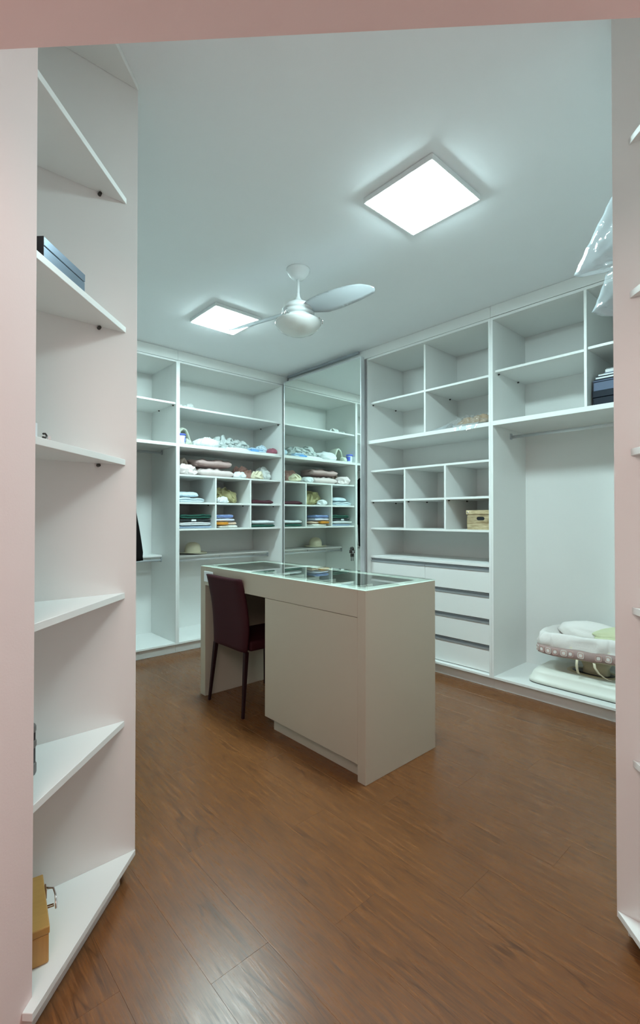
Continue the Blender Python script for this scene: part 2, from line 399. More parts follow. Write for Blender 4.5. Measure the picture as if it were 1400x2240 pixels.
for y in (2.651, 2.234):
    panel('divider', XS, WR - 0.012, y, y + TH, 1.462, 1.726, L_, A)
    panel('divider', XS, WR - 0.012, y, y + TH, 1.199, 1.444, L_, A)
panel('drawer_counter', XS - 0.002, WR - 0.012, yi0, yi1, 0.913, 0.935, L_, A)
def drawer(y0, y1, z0, z1):
    d = panel('drawer', XS, XS + TH, y0 + 0.0015, y1 - 0.0015, z0 + 0.003, z1 - 0.034, L_, A)
    bm = bmesh.new()      # aluminium pull profile: lip, groove and back leg
    prof = [(XS - 0.004, z1 - 0.034), (XS - 0.004, z1 - 0.018), (XS - 0.001, z1 - 0.018), (XS - 0.001, z1 - 0.028), (XS + 0.020, z1 - 0.028), (XS + 0.020, z1 - 0.004),
            (XS + 0.004, z1 - 0.004), (XS + 0.004, z1 - 0.001), (XS + 0.024, z1 - 0.001), (XS + 0.024, z1 - 0.034)]
    a = [bm.verts.new((x, y0 + 0.002, z)) for x, z in prof]; b = [bm.verts.new((x, y1 - 0.002, z)) for x, z in prof]
    n = len(prof); bm.faces.new(a); bm.faces.new(b[::-1])
    for i in range(n): bm.faces.new((a[i], b[i], b[(i + 1) % n], a[(i + 1) % n]))
    h = mesh_obj('handle', bm, 'aludark', d); h['label'] = 'grey aluminium profile handle'
zs = [0.911, 0.712, 0.511, 0.312, BT + 0.002]
drawer(2.442, yi1, zs[1], zs[0]); drawer(yi0, 2.442, zs[1], zs[0])
for i in (1, 2, 3): drawer(yi0, yi1, zs[i + 1], zs[i])
panel('drawer_carcass', XS + 0.03, WR - 0.014, yi0 + 0.002, yi1 - 0.002, BT + 0.002, 0.908, L_, A, r=0)
for (x, z) in ((3.46, 2.371), (3.80, 2.371), (3.46, 1.437), (3.80, 1.437)): pin(x, yi1, z, A, 'y', -1)
for y in (2.651, 2.234):
    for x in (3.47, 3.75): pin(x, y, 1.437, A, 'y', -1)
pin(3.80, 2.433, 2.371, A, 'y', -1)

# ---- right wall, hanging unit nearest the doorway
B = thing('wardrobe_unit', 'white open wardrobe with tall hanging bay holding the baby rocker', 'wardrobe', (3.66, 1.15, 0))
yb0, yb1 = 0.492, 1.811
panel('side_panel', PR, WR - 0.012, yb1 - TH, yb1 - 0.0005, 0.085, 2.81, L_, B)
panel('side_panel', PR, WR - 0.012, yb0, yb0 + TH, 0.085, 2.81, L_, B)
panel('back_panel', WR - 0.012, WR - 0.004, yb0, yb1 - 0.0005, 0.085, 2.81, L_, B, r=0)
yj0, yj1 = yb0 + TH, yb1 - TH
panel('top_panel', PR, WR - 0.012, yj0, yj1, 2.79, 2.81, L_, B)
panel('bottom_panel', PR, WR - 0.012, yj0, yj1, BT - TH, BT, L_, B)
panel('plinth', PR + 0.042, PR + 0.06, yb0, yb1 - 0.0005, 0, 0.085, L_, B)
panel('filler_panel', PR + 0.001, PR + 0.02, yb0, yb1 - 0.0005, 2.814, H - 0.001, L_, B)
panel('shelf', PR, WR - 0.012, yj0, yj1, 1.990, 2.024, L_, B)
panel('divider', PR, WR - 0.012, 1.138, 1.156, 2.024, 2.79, L_, B)
panel('shelf', 3.425, WR - 0.012, 1.156, yj1, 2.398, 2.416, L_, B)
panel('shelf', 3.40, WR - 0.012, yj0, 1.138, 2.398, 2.416, L_, B)
for x in (3.47, 3.79): pin(x, yj1, 2.391, B, 'y', -1)
rod((3.667, yj1, 1.932), (3.667, yj0, 1.932), B)

# ---- back wall, unit with the linens
C = thing('wardrobe_unit', 'white open wardrobe full of linens and folded clothes on the back wall', 'wardrobe', (2.69, 4.58, 0))
xc0, xc1 = 2.062, 3.330
DB = WB - 0.012
panel('side_panel', xc0, xc0 + TH, PB, DB, 0.085, 2.80, L_, C)
panel('side_panel', xc1 - 0.020, xc1, PB, DB, 0.085, 2.80, L_, C)
panel('back_panel', xc0, xc1, DB, DB + 0.008, 0.085, 2.80, L_, C, r=0)
xi0, xi1 = xc0 + TH, xc1 - 0.020
panel('top_panel', xi0, xi1, PB, DB, 2.782, 2.80, L_, C)
panel('bottom_panel', xi0, xi1, PB, DB, BT - TH, BT, L_, C)
panel('plinth', xc0, xc1, PB + 0.040, PB + 0.058, 0, 0.085, L_, C)
panel('filler_panel', xc0, 3.40, PB + 0.004, PB + 0.022, 2.804, H - 0.001, L_, C)
YS = 4.320
SA, SB, SCz, SD, SE = 2.374, 2.008, 1.715, 1.445, 1.186
panel('shelf', xi0, xi1, YS, DB, SA - TH, SA, L_, C)
panel('shelf', xi0, xi1, PB, DB, SB - 0.032, SB, L_, C)
for z in (SCz, SD, SE): panel('shelf', xi0, xi1, YS, DB, z - TH, z, L_, C)
for x in (2.475, 2.898):
    panel('divider', x, x + TH, YS, DB, SD, SCz - TH, L_, C)
    panel('divider', x, x + TH, YS, DB, SE, SD - TH, L_, C)
panel('shelf', xi0, xi1, 4.55, DB, 0.889, 0.907, L_, C)
rod((xi0, 4.562, 0.857), (xi1, 4.562, 0.857), C)
panel('rod_hanger', 2.668, 2.678, 4.556, 4.568, 0.845, 0.889, 'alu', C)
for y in (4.36, 4.70): pin(xi1, y, SA - TH - 0.007, C, 'x', -1)
for x in (2.475, 2.898, xi1): pin(x, 4.45, SD - TH - 0.007, C, 'x', -1)

# ---- back wall, left hanging unit
D = thing('wardrobe_unit', 'white hanging wardrobe on the back wall left of the linens, holding the black coat', 'wardrobe', (1.38, 4.58, 0))
xd0, xd1 = 0.700, 2.0615
panel('side_panel', xd1 - TH, xd1, PB, DB, 0.085, 2.80, L_, D)
panel('side_panel', xd0, xd0 + TH, PB, DB, 0.085, 2.80, L_, D)
panel('back_panel', xd0, xd1, DB, DB + 0.008, 0.085, 2.80, L_, D, r=0)
xj0, xj1 = xd0 + TH, xd1 - TH
panel('top_panel', xj0, xj1, PB, DB, 2.782, 2.80, L_, D)
panel('bottom_panel', xj0, xj1, PB, DB, BT - TH, BT, L_, D)
panel('plinth', xd0, xd1, PB + 0.040, PB + 0.058, 0, 0.085, L_, D)
panel('filler_panel', xd0, xd1 - 0.0005, PB + 0.004, PB + 0.022, 2.804, H - 0.001, L_, D)
panel('shelf', xj0, xj1, YS, DB, 2.382, 2.400, L_, D)
panel('shelf', xj0, xj1, PB, DB, 1.976, 2.006, L_, D)
panel('shelf', xj0, xj1, 4.61, DB, 0.902, 0.920, L_, D)
rod((xj0, 4.609, 1.940), (xj1, 4.609, 1.940), D)
rod((xj0, 4.622, 0.868), (xj1, 4.622, 0.868), D)
for y in (4.36, 4.68): pin(xj1, y, 2.375, D, 'x', -1)

# ---- left wardrobe, hidden behind the corner shelves
Lw = thing('wardrobe_unit', 'white wardrobe along the left wall, behind the tall corner shelf panel', 'wardrobe', (0.40, 3.0, 0))
panel('side_panel', WL, 0.679, 1.773, 1.791, 0.0855, H - 0.001, L_, Lw)
panel('side_panel', WL, 0.679, 4.26, 4.278, 0.0, H - 0.001, L_, Lw)
panel('divider', WL + 0.012, 0.679, 3.0, 3.018, BT, 2.79, L_, Lw)
panel('back_panel', WL + 0.002, WL + 0.010, 1.791, 4.26, 0.085, 2.79, L_, Lw, r=0)
panel('top_panel', WL + 0.012, 0.679, 1.791, 4.26, 2.79, 2.81, L_, Lw)
panel('bottom_panel', WL + 0.012, 0.679, 1.791, 4.26, BT - TH, BT, L_, Lw)
panel('plinth', 0.64, 0.658, 1.791, 4.26, 0, 0.085, L_, Lw)
panel('filler_panel', 0.655, 0.673, 1.791, 4.26, 2.814, H - 0.001, L_, Lw)
for z in (1.99, 2.39): 
    panel('shelf', WL + 0.012, 0.67, 1.791, 3.0, z, z + TH, L_, Lw); panel('shelf', WL + 0.012, 0.67, 3.018, 4.26, z, z + TH, L_, Lw)

# ---- near wardrobe behind the right-hand panel
Nw = thing('wardrobe_unit', 'white wardrobe behind the right-hand corner panel, the clear plastic bag poking out of it', 'wardrobe', (2.6, 0.2, 0))
panel('side_panel', 1.695, 1.713, 0.0, 0.487, 0.0855, H - 0.001, L_, Nw)
panel('side_panel', 3.362, 3.38, WN + 0.004, 0.487, 0.0, H - 0.001, L_, Nw)
panel('back_panel', 1.74, 3.36, WN + 0.002, WN + 0.01, 0.085, 2.79, L_, Nw, r=0)
panel('top_panel', 1.714, 3.361, 0.0, 0.487, 2.79, 2.81, L_, Nw)
panel('bottom_panel', 1.714, 3.361, 0.0, 0.487, BT - TH, BT, L_, Nw)
panel('plinth', 1.714, 3.361, 0.45, 0.468, 0, 0.085, L_, Nw)
panel('shelf', 1.714, 3.361, 0.0, 0.48, 1.99, 2.02, L_, Nw)
panel('filler_panel', 1.714, 3.361, 0.46, 0.478, 2.814, H - 0.001, L_, Nw)

# ---- corner shelf units beside the doorway
CZ = [2.447, 1.977, 1.497, 1.017, 0.557]
def corner(label, side):
    if side == 'left':
        t = thing('corner_shelf_unit', label, 'shelf unit', (0.35, 1.6, 0))
        panel('side_panel', WL, 0.679, 1.753, 1.7725, 0.0705, H - 0.001, L_, t, r=0)
        y = 1.7525; a = -1.114; P = [(y + a, y), ((1.668 + a) / 2, (1.668 - a) / 2), (WL + 0.002, 1.668 - WL), (WL + 0.002, y)]
        a = -1.072; Q = [(y + a, y), ((1.615 + a) / 2, (1.615 - a) / 2), ((1.615 - 1.1095) / 2, (1.615 + 1.1095) / 2), ((1.672 - 1.1095) / 2, (1.672 + 1.1095) / 2), (WL + 0.002, 1.672 - WL), (WL + 0.002, y)]
        a = -1.117; R = [(1.737 + a, 1.737), ((1.672 + a) / 2, (1.672 - a) / 2), (WL + 0.004, 1.672 - WL), (WL + 0.004, 1.737)]
        a = -1.072; T = [(y + a, y), ((1.672 + a) / 2, (1.672 - a) / 2), (WL + 0.002, 1.672 - WL), (WL + 0.002, y)]
        for z in CZ: pin(0.545, 1.753, z - 0.017, t, 'y', -1)
    else:
        t = thing('corner_shelf_unit', label, 'shelf unit', (1.6, 0.2, 0))
        panel('side_panel', 1.6755, 1.6945, 0.0, 0.487, 0.0705, H - 0.001, L_, t, r=0)
        x = 1.675; a = 1.233; P = [(x, x - a), ((1.674 + a) / 2, (1.674 - a) / 2), (x, 1.674 - x + 0.004)]
        a = 1.19; Q = [(x, x - a), ((1.674 + a) / 2, (1.674 - a) / 2), ((1.674 + 1.233) / 2, (1.674 - 1.233) / 2), (x, 1.678 - x)]
        T = Q
        a = 1.265; R = [(x, x - a), ((1.70 + a) / 2, (1.70 - a) / 2), (x, 1.70 - x)]
    for z in CZ: prism('shelf', P, z - 0.0105, z + 0.0105, L_, t)
    prism('bottom_shelf', Q, 0.070, 0.090, L_, t)
    prism('plinth', R, 0.0, 0.070, L_, t)
    prism('top_panel', T, 2.878, H - 0.001, L_, t)
    return t
corner('tall white corner unit of triangular shelves left of the doorway', 'left')
corner('white corner unit of triangular shelves at the right edge of the doorway', 'right')

# ------------------------------------------------------------------ mirror door
XM = 3.300
XMo = XM
t = thing('mirror_door', 'tall sliding mirror door in a slim aluminium frame', 'door', (XM + 0.02, 3.66, 0))
y0, y1, z0, z1 = 3.062, 4.245, 0.012, 2.812
panel('door_core', XM + 0.006, XM + 0.040, y0 + 0.002, y1 - 0.002, z0 + 0.002, z1 - 0.002, 'aludark', t)
panel('mirror_pane', XM, XM + 0.005, y0 + 0.012, y1 - 0.010, z0 + 0.02, z1 - 0.010, 'mirror', t, r=0)
panel('frame_stile', XM - 0.006, XM + 0.042, y0, y0 + 0.012, z0, z1, 'alu', t, r=0.002)
panel('frame_stile', XM - 0.006, XM + 0.042, y1 - 0.010, y1, z0, z1, 'alu', t, r=0.002)
panel('frame_rail', XM - 0.003, XM + 0.042, y0 + 0.012, y1 - 0.010, z1 - 0.009, z1, 'alu', t, r=0.001)
panel('frame_rail', XM - 0.003, XM + 0.042, y0 + 0.012, y1 - 0.010, z0, z0 + 0.018, 'alu', t, r=0.001)
panel('sliding_track', XM + 0.060, PR - 0.003, 3.16, 4.26, 2.876, H - 0.001, 'aludark', t, r=0.001)
lathe('lock_rose', [(0, -0.004), (0.016, -0.004), (0.017, 0.0), (0.012, 0.004), (0, 0.004)], (0, 0, 0), 'aludark', t, n=20).matrix_local = Matrix.Translation(Vector((XM - 0.004, 3.183, 0.965)) - base_of(t)) @ Matrix.Rotation(PI / 2, 4, 'Y') @ Matrix.Translation(base_of(t))
k = thing('key_ring', 'small dark keys hanging from the lock in the mirror door', 'keys', (XM - 0.006, 3.183, 0.965))
bm = bmesh.new(); tube_bm(bm, [(XM - 0.008, 3.183, 0.966), (XM - 0.01, 3.183, 0.966)], 0.004, 8)
bxb(bm, XM - 0.012, XM - 0.029, 3.172, 3.194, 0.955, 0.985); bev(bm, 0.001); mesh_obj('lock_key', bm, 'darkmetal', k)
bm = bmesh.new(); tube_bm(bm, [(XM - 0.010, 3.183 + 0.018 * math.cos(a), 0.968 + 0.018 * math.sin(a)) for a in [2 * PI * i / 20 for i in range(21)]], 0.0016, 6); mesh_obj('ring', bm, 'chrome', k, True)
bm = bmesh.new(); bxb(bm, XM - 0.013, XM - 0.011, 3.172, 3.196, 0.920, 0.950); bxb(bm, XM - 0.0125, XM - 0.0115, 3.179, 3.188, 0.880, 0.921); bev(bm, 0.0006); mesh_obj('spare_key', bm, 'darkmetal', k)
lathe('key_fob', [(0, -0.002), (0.02, -0.002), (0.021, 0), (0.02, 0.002), (0, 0.002)], (0, 0, 0), 'darkmetal', k, n=20).matrix_local = Matrix.Translation((-0.001, 0.004, 0.030)) @ Matrix.Rotation(PI / 2, 4, 'Y') @ Matrix.Translation(base_of(k))

# ------------------------------------------------------------------ island
I = thing('dressing_island', 'greige dressing island with a glass-topped jewellery tray and knee space', 'island', (2.01, 2.39, 0))
ix0, ix1, iy0, iy1, iz = 1.723, 2.305, 1.573, 3.213, 0.947
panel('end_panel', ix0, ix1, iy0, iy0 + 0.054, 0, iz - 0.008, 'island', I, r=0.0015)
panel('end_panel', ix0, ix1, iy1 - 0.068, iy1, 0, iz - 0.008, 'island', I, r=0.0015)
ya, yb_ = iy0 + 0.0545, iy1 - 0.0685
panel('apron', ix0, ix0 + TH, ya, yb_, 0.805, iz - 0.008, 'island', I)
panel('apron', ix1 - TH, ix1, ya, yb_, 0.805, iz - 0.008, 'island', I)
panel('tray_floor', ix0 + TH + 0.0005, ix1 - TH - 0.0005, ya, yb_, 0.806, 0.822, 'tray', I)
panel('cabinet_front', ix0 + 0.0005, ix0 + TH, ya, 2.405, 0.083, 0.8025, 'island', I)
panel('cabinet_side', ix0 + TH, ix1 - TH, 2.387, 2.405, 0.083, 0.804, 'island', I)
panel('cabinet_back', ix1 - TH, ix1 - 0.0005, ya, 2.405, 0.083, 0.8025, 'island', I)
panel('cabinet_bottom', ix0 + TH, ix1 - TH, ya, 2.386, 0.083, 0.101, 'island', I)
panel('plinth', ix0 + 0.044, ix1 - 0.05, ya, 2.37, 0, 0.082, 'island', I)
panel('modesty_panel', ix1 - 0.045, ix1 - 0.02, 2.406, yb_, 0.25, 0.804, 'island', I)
# frame around the trays
fx0, fx1, fy0, fy1 = 1.800, 2.235, 1.655, 3.135
for a in ((ix0, ix1, iy0, fy0), (ix0, ix1, fy1, iy1), (ix0, fx0, fy0, fy1), (fx1, ix1, fy0, fy1)):
    panel('top_frame', *a, iz - 0.0078, iz - 0.006, 'islandtop', I, r=0)
for a in ((fx0 - 0.012, fx1 + 0.012, fy0 - 0.012, fy0), (fx0 - 0.012, fx1 + 0.012, fy1, fy1 + 0.012), (fx0 - 0.012, fx0, fy0, fy1), (fx1, fx1 + 0.012, fy0, fy1)):
    panel('tray_wall', *a, 0.8225, iz - 0.009, 'tray', I, r=0)
for i in range(1, 9):
    y = fy0 + (fy1 - fy0) * i / 9
    panel('tray_divider', fx0, fx1, y - 0.004, y + 0.004, 0.8225, 0.885, 'islandtop', I, r=0)
for i in range(1, 4):
    x = fx0 + (fx1 - fx0) * i / 4
    panel('tray_divider', x - 0.004, x + 0.004, fy0, fy1, 0.8225, 0.884, 'islandtop', I, r=0)
g = panel('glass_top', ix0 - 0.001, ix1 + 0.001, iy0 - 0.001, iy1 + 0.001, iz - 0.0055, iz, 'glass', I, r=0); g['label'] = 'clear glass top pane'
o = panel('outlet_plate', ix0 - 0.008, ix0, 3.030, 3.152, 0.832, 0.908, 'paper', I, r=0.003, seg=2); o['label'] = 'white plastic outlet plate'

# ------------------------------------------------------------------ chair
def chair():
    t = thing('dining_chair', 'burgundy upholstered chair with slim dark legs pushed under the island', 'chair', (1.95, 2.85, 0))
    yc = 2.848
    # backrest: curved upholstered slab running from below the seat to the top
    bm = bmesh.new(); cols = 13; rows = 22; F = []; Bk = []
    for i in range(rows + 1):
        v = i / rows; z = 0.415 + v * 0.485
        hw = 0.205 + 0.004 * math.sin(PI * v) + (0.012 if v > 0.3 else 0.012 * v / 0.3)
        x = 1.748 - 0.055 * v ** 1.4 + 0.018 * math.sin(PI * v)
        fr, bk = [], []
        for j in range(cols + 1):
            u = j / cols * 2 - 1
            edge = (1 - abs(u) ** 8)
            th = 0.008 + 0.018 * edge * (1 if v < 0.96 else 0.6)
            sag = 0.006 * (1 - u * u) if v > 0.9 else 0
            bow = 0.012 * (1 - u * u)
            zz = z - sag * (v - 0.9) * 10 + (0.0 if v < 0.97 else -0.004)
            fr.append(bm.verts.new((x + bow * 0.4 + th, yc + u * hw, zz))); bk.append(bm.verts.new((x + bow * 0.4 - th, yc + u * hw, zz)))
        F.append(fr); Bk.append(bk)
    for i in range(rows):
        for j in range(cols):
            bm.faces.new((F[i][j], F[i][j + 1], F[i + 1][j + 1], F[i + 1][j])); bm.faces.new((Bk[i][j], Bk[i + 1][j], Bk[i + 1][j + 1], Bk[i][j + 1]))
        bm.faces.new((F[i][0], F[i + 1][0], Bk[i + 1][0], Bk[i][0])); bm.faces.new((F[i][cols], Bk[i][cols], Bk[i + 1][cols], F[i + 1][cols]))
    for j in range(cols):
        bm.faces.new((F[0][j], Bk[0][j], Bk[0][j + 1], F[0][j + 1])); bm.faces.new((F[rows][j], F[rows][j + 1], Bk[rows][j + 1], Bk[rows][j]))
    mesh_obj('backrest', bm, 'burgundy', t, True)
    bm = bmesh.new(); bxb(bm, 1.777, 2.215, yc - 0.208, yc + 0.208, 0.412, 0.478); bev(bm, 0.016, 3)
    mesh_obj('seat', bm, 'burgundy', t, True)
    for (x, y, fx, fy) in ((1.752, yc - 0.192, 1.709, 2.626), (1.752, yc + 0.192, 1.711, 3.060), (2.185, yc - 0.19, 2.200, 2.632), (2.185, yc + 0.19, 2.200, 3.066)):
        bm = bmesh.new(); v = bxb(bm, -0.5, 0.5, -0.5, 0.5, 0, 1)
        for q in bm.verts:
            s = 0.030 if q.co.z > 0.5 else 0.018
            cx, cy = (x, y) if q.co.z > 0.5 else (fx, fy)
            q.co = Vector((cx + q.co.x * s, cy + q.co.y * s, 0.414 if q.co.z > 0.5 else 0.0))
        bev(bm, 0.004, 2); mesh_obj('leg', bm, 'chairleg', t)
chair()

# ------------------------------------------------------------------ cloth
def crumple(name, label, cat, x, y, z, w, d, h, m, seed, rot=0.0, group=None, fold=1.0, dirn=0.6, lean=0.0, sub=4, flat=0.72, parent=None):
    """soft rumpled heap of cloth resting on z: one continuous folded surface"""
    rnd = random.Random(seed); bm = bmesh.new(); bmesh.ops.create_icosphere(bm, subdivisions=sub + 2, radius=1)
    so = Vector((seed * 3.17, seed * 1.31, seed * 0.77))
    ca, sa = math.cos(dirn), math.sin(dirn)
    for v in bm.verts:
        n = v.co.normalized()
        # boxier than a ball
        s = (abs(n.x) ** 3 + abs(n.y) ** 3 + abs(n.z) ** 3) ** (-1 / 3)
        p = n * s
        q = Vector((p.x * w, p.y * d, p.z * h * 1.5)) * 9 + so
        wr = noise.noise_vector(q * 0.34) * 0.85
        a = (q.x * ca + q.y * sa) * 0.55; b = (-q.x * sa + q.y * ca) * 1.5
        c = Vector((b, a * 0.45, q.z * 0.4)) + wr
        # rounded folds meeting in sharp creases
        r1 = abs(noise.noise(c * 0.8)) * 2.4 - 0.5
        r2 = abs(noise.noise(c * 1.9 + Vector((5, 3, 9)))) * 2.2 - 0.5
        big = noise.noise(q * 0.28 + Vector((9, 1, 4)))
        k = 1 + fold * (0.13 * r1 + 0.045 * r2) + 0.24 * big
        px, py, pz = p.x * w / 2 * (0.9 + 0.1 * k), p.y * d / 2 * (0.9 + 0.1 * k), (p.z * 0.5 + 0.5)
        top = max(0, p.z)
        zz = h * pz * (1 + (k - 1) * (0.6 + 0.5 * top))
        px += fold * 0.010 * noise.noise(c * 1.7 + Vector((2, 2, 2))) * 2; py += fold * 0.010 * noise.noise(c * 1.7 + Vector((7, 2, 1))) * 2
        # heap profile: taper with height
        tp = 1 - (1 - flat) * 0.55 * min(1, max(0, zz / h)) ** 1.5
        px *= tp; py *= tp
        px += lean * zz
        v.co = Vector((px, py, max(0.0, zz)))
    zm = min(v.co.z for v in bm.verts)
    hm = max(v.co.z for v in bm.verts)
    for v in bm.verts: v.co.z = (v.co.z - zm) * h / (hm - zm)
    bmesh.ops.rotate(bm, verts=bm.verts, cent=(0, 0, 0), matrix=Matrix.Rotation(rot, 3, 'Z'))
    o = mesh_obj(name, bm, m, None, True)
    o.location = (x, y, z + 0.0005)
    return tag(o, label, cat, group)

def folded(name, label, cat, x, y, z, w, d, h, m, seed, layers=2, rot=0.0, group=None, tuck=0.0):
    """flat-folded cloth: the folded edge (rounded layers) faces -Y"""
    bm = bmesh.new(); rnd = random.Random(seed); t = h / layers
    prof = []
    for i in range(layers):
        for a in range(7):
            an = -PI / 2 + PI * a / 6
            prof.append((-d / 2 + t * 0.9 - math.cos(an) * t * 0.9, t * (i + 0.5) + math.sin(an) * t * 0.5 * 0.97))
    nb = len(prof)
    for i in range(layers * 3 + 1): prof.append((d / 2 - 0.004 * abs(math.sin(i)), h - h * i / (layers * 3)))
    # extra points along top and bottom so they can sag
    top = [(-d / 2 + d * k / 8, h) for k in range(1, 8)]; bot = [(d / 2 - d * k / 8, 0) for k in range(1, 8)]
    full = prof[:nb] + top + prof[nb:] + bot
    nx = 40; rings = []
    so = seed * 2.7
    for i in range(nx + 1):
        u = i / nx * 2 - 1; e = 1 - abs(u) ** 10 * 0.35
        ring = []
        for (py, pz) in full:
            zz = (pz - h * 0.5) * e + h * 0.5
            nn = noise.noise(Vector((u * w * 9 + so, py * 11, pz * 8)))
            wob = noise.noise(Vector((u * w * 5 + so, py * 6, 3.3)))
            xx = u * w / 2 + 0.006 * noise.noise(Vector((so, py * 14, pz * 30)))
            yy = py * (0.97 + 0.03 * e) + 0.008 * wob
            cr = abs(noise.noise(Vector((u * w * 26 + so, py * 30 + pz * 20, 7.7))))
            zz = zz + (zz / h) * (0.16 * h * nn + 0.20 * h * wob + 0.004 * (cr - 0.3))
            yy += 0.006 * (0.3 - cr)
            ring.append(bm.verts.new((xx, yy, max(0, zz))))
        rings.append(ring)
    mz = max(v.co.z for rg in rings for v in rg)
    for rg in rings:
        for v in rg: v.co.z *= h / mz
    n = len(full)
    for a, b in zip(rings, rings[1:]):
        for k in range(n): bm.faces.new((a[k], b[k], b[(k + 1) % n], a[(k + 1) % n]))
    for rg, s in ((rings[0], 1), (rings[-1], -1)):
        c = bm.verts.new(sum((v.co for v in rg), Vector()) / n + Vector((-0.004 * s, 0, 0)))
        for k in range(n): bm.faces.new((c, rg[k], rg[(k + 1) % n]) if s > 0 else (c, rg[(k + 1) % n], rg[k]))
    bmesh.ops.rotate(bm, verts=bm.verts, cent=(0, 0, 0), matrix=Matrix.Rotation(rot, 3, 'Z'))
    o = mesh_obj(name, bm, m, None, True); o.location = (x, y, z + 0.0005)
    return tag(o, label, cat, group)

G1, G2, G3, G4 = 'linens on the upper long shelf', 'bedding on the lower long shelf', 'clothes in the upper cubbies', 'folded clothes in the lower cubbies'
# upper long shelf
t = thing('plastic_tub', 'small clear tub with a blue lid at the left end of the upper linen shelf', 'tub', (2.127, 4.365, SB))
M['tub'] = mat('milky_plastic', (0.66, 0.74, 0.80), 0.3)
M['lid'] = mat('blue_plastic', (0.10, 0.14, 0.62), 0.35)
lathe('tub_body', [(0, 0.0005), (0.032, 0.0005), (0.036, 0.01), (0.041, 0.085), (0, 0.085)], (2.127, 4.365, SB), 'tub', t, n=28)
lathe('lid', [(0, 0.0855), (0.044, 0.0855), (0.045, 0.098), (0.040, 0.104), (0, 0.104)], (2.127, 4.365, SB), 'lid', t, n=28)
bm = bmesh.new(); n = 10; a0 = math.radians(-62); a1 = math.radians(40); rr = 0.0415; va, vb = [], []
for i in range(n + 1):
    a = a0 + (a1 - a0) * i / n
    va.append(bm.verts.new((2.127 + (rr - 0.0035) * math.cos(a), 4.365 + (rr - 0.0035) * math.sin(a), SB + 0.02))); vb.append(bm.verts.new((2.127 + (rr + 0.0005) * math.cos(a), 4.365 + (rr + 0.0005) * math.sin(a), SB + 0.075)))
for i in range(n): bm.faces.new((va[i], va[i + 1], vb[i + 1], vb[i]))
mesh_obj('tub_label', bm, 'lid', t, True)
# padded cloth bent upright
def bent(name, label, cat, pts, wid, th, m, group, seed, loc):
    bm = bmesh.new(); rings = []; n = 12
    for i, p in enumerate(pts):
        p = Vector(p); a = Vector(pts[max(i - 1, 0)]); b = Vector(pts[min(i + 1, len(pts) - 1)])
        tdir = (b - a).normalized(); nrm = Vector((-tdir.z, 0, tdir.x))
        rg = []
        for k in range(n):
            an = 2 * PI * k / n; c, s = math.cos(an), math.sin(an)
            yy = wid / 2 * math.copysign(abs(c) ** 0.6, c); tt = th / 2 * math.copysign(abs(s) ** 0.8, s) * (1 + 0.35 * noise.noise(Vector((i * 0.5 + seed, k * 0.4, 1))))
            rg.append(bm.verts.new(p + Vector((0, yy + 0.008 * noise.noise(Vector((i * 0.4, k, seed))), 0)) + nrm * tt))
        rings.append(rg)
    for a, b in zip(rings, rings[1:]):
        for k in range(n): bm.faces.new((a[k], a[(k + 1) % n], b[(k + 1) % n], b[k]))
    bm.faces.new(rings[0][::-1]); bm.faces.new(rings[-1])
    zm = min(v.co.z for v in bm.verts)
    for v in bm.verts: v.co = v.co + Vector((0, 0, 0.0005 - zm)) 
    o = mesh_obj(name, bm, m, None, True); o.location = loc
    return tag(o, label, cat, group)
arc = [(0.0, 0, 0.0), (-0.005, 0, 0.04), (0.0, 0, 0.10), (0.02, 0, 0.155), (0.05, 0, 0.178), (0.08, 0, 0.17), (0.10, 0, 0.125), (0.12, 0, 0.07), (0.14, 0, 0.03), (0.155, 0, 0.012)]
bent('cloth', 'sage grey padded cloth bent into an arch behind the blue-lidded tub', 'cloth', arc, 0.16, 0.030, 'c_sage', G1, 3, (2.155, 4.55, SB))
crumple('cloth', 'small sage bunched cloth right beside the blue-lidded tub', 'cloth', 2.205, 4.40, SB, 0.07, 0.09, 0.075, 'c_sage', 5, group=G1, sub=3)
crumple('sheet', 'plain white crumpled sheet left of the grey sheet on the upper linen shelf', 'linen', 2.445, 4.49, SB, 0.28, 0.28, 0.125, 'c_white', 11, group=G1, fold=0.9, lean=0.25)
crumple('sheet', 'large silvery grey crumpled sheet heaped in the middle of the upper linen shelf', 'linen', 2.80, 4.585, SB, 0.48, 0.30, 0.185, 'c_palegrey', 12, group=G1, fold=1.75, dirn=1.0)
crumple('sheet', 'flat white cloth spread below the silvery grey sheet', 'linen', 2.765, 4.360, SB, 0.30, 0.05, 0.030, 'c_white', 19, group=G1, fold=0.7)
folded('pillowcase', 'light blue folded cloth near the right end of the upper linen shelf', 'linen', 3.000, 4.365, SB, 0.17, 0.07, 0.052, 'c_sky', 13, layers=2, group=G1, rot=-0.15)
crumple('cloth', 'small bright blue cloth corner peeping out from the light blue one', 'linen', 2.960, 4.3165, SB, 0.12, 0.014, 0.024, 'c_blue', 18, group=G1, fold=0.4, sub=3)
crumple('cloth', 'pale icy blue crumpled cloth next to the wine red bunch', 'linen', 3.160, 4.50, SB, 0.13, 0.14, 0.115, 'c_paleblue', 14, group=G1, fold=1.3)
crumple('cloth', 'small wine red and white bunched cloth at the far right of the upper linen shelf', 'linen', 3.255, 4.42, SB, 0.09, 0.14, 0.075, 'c_rosewine', 15, group=G1, fold=1.3, sub=3)
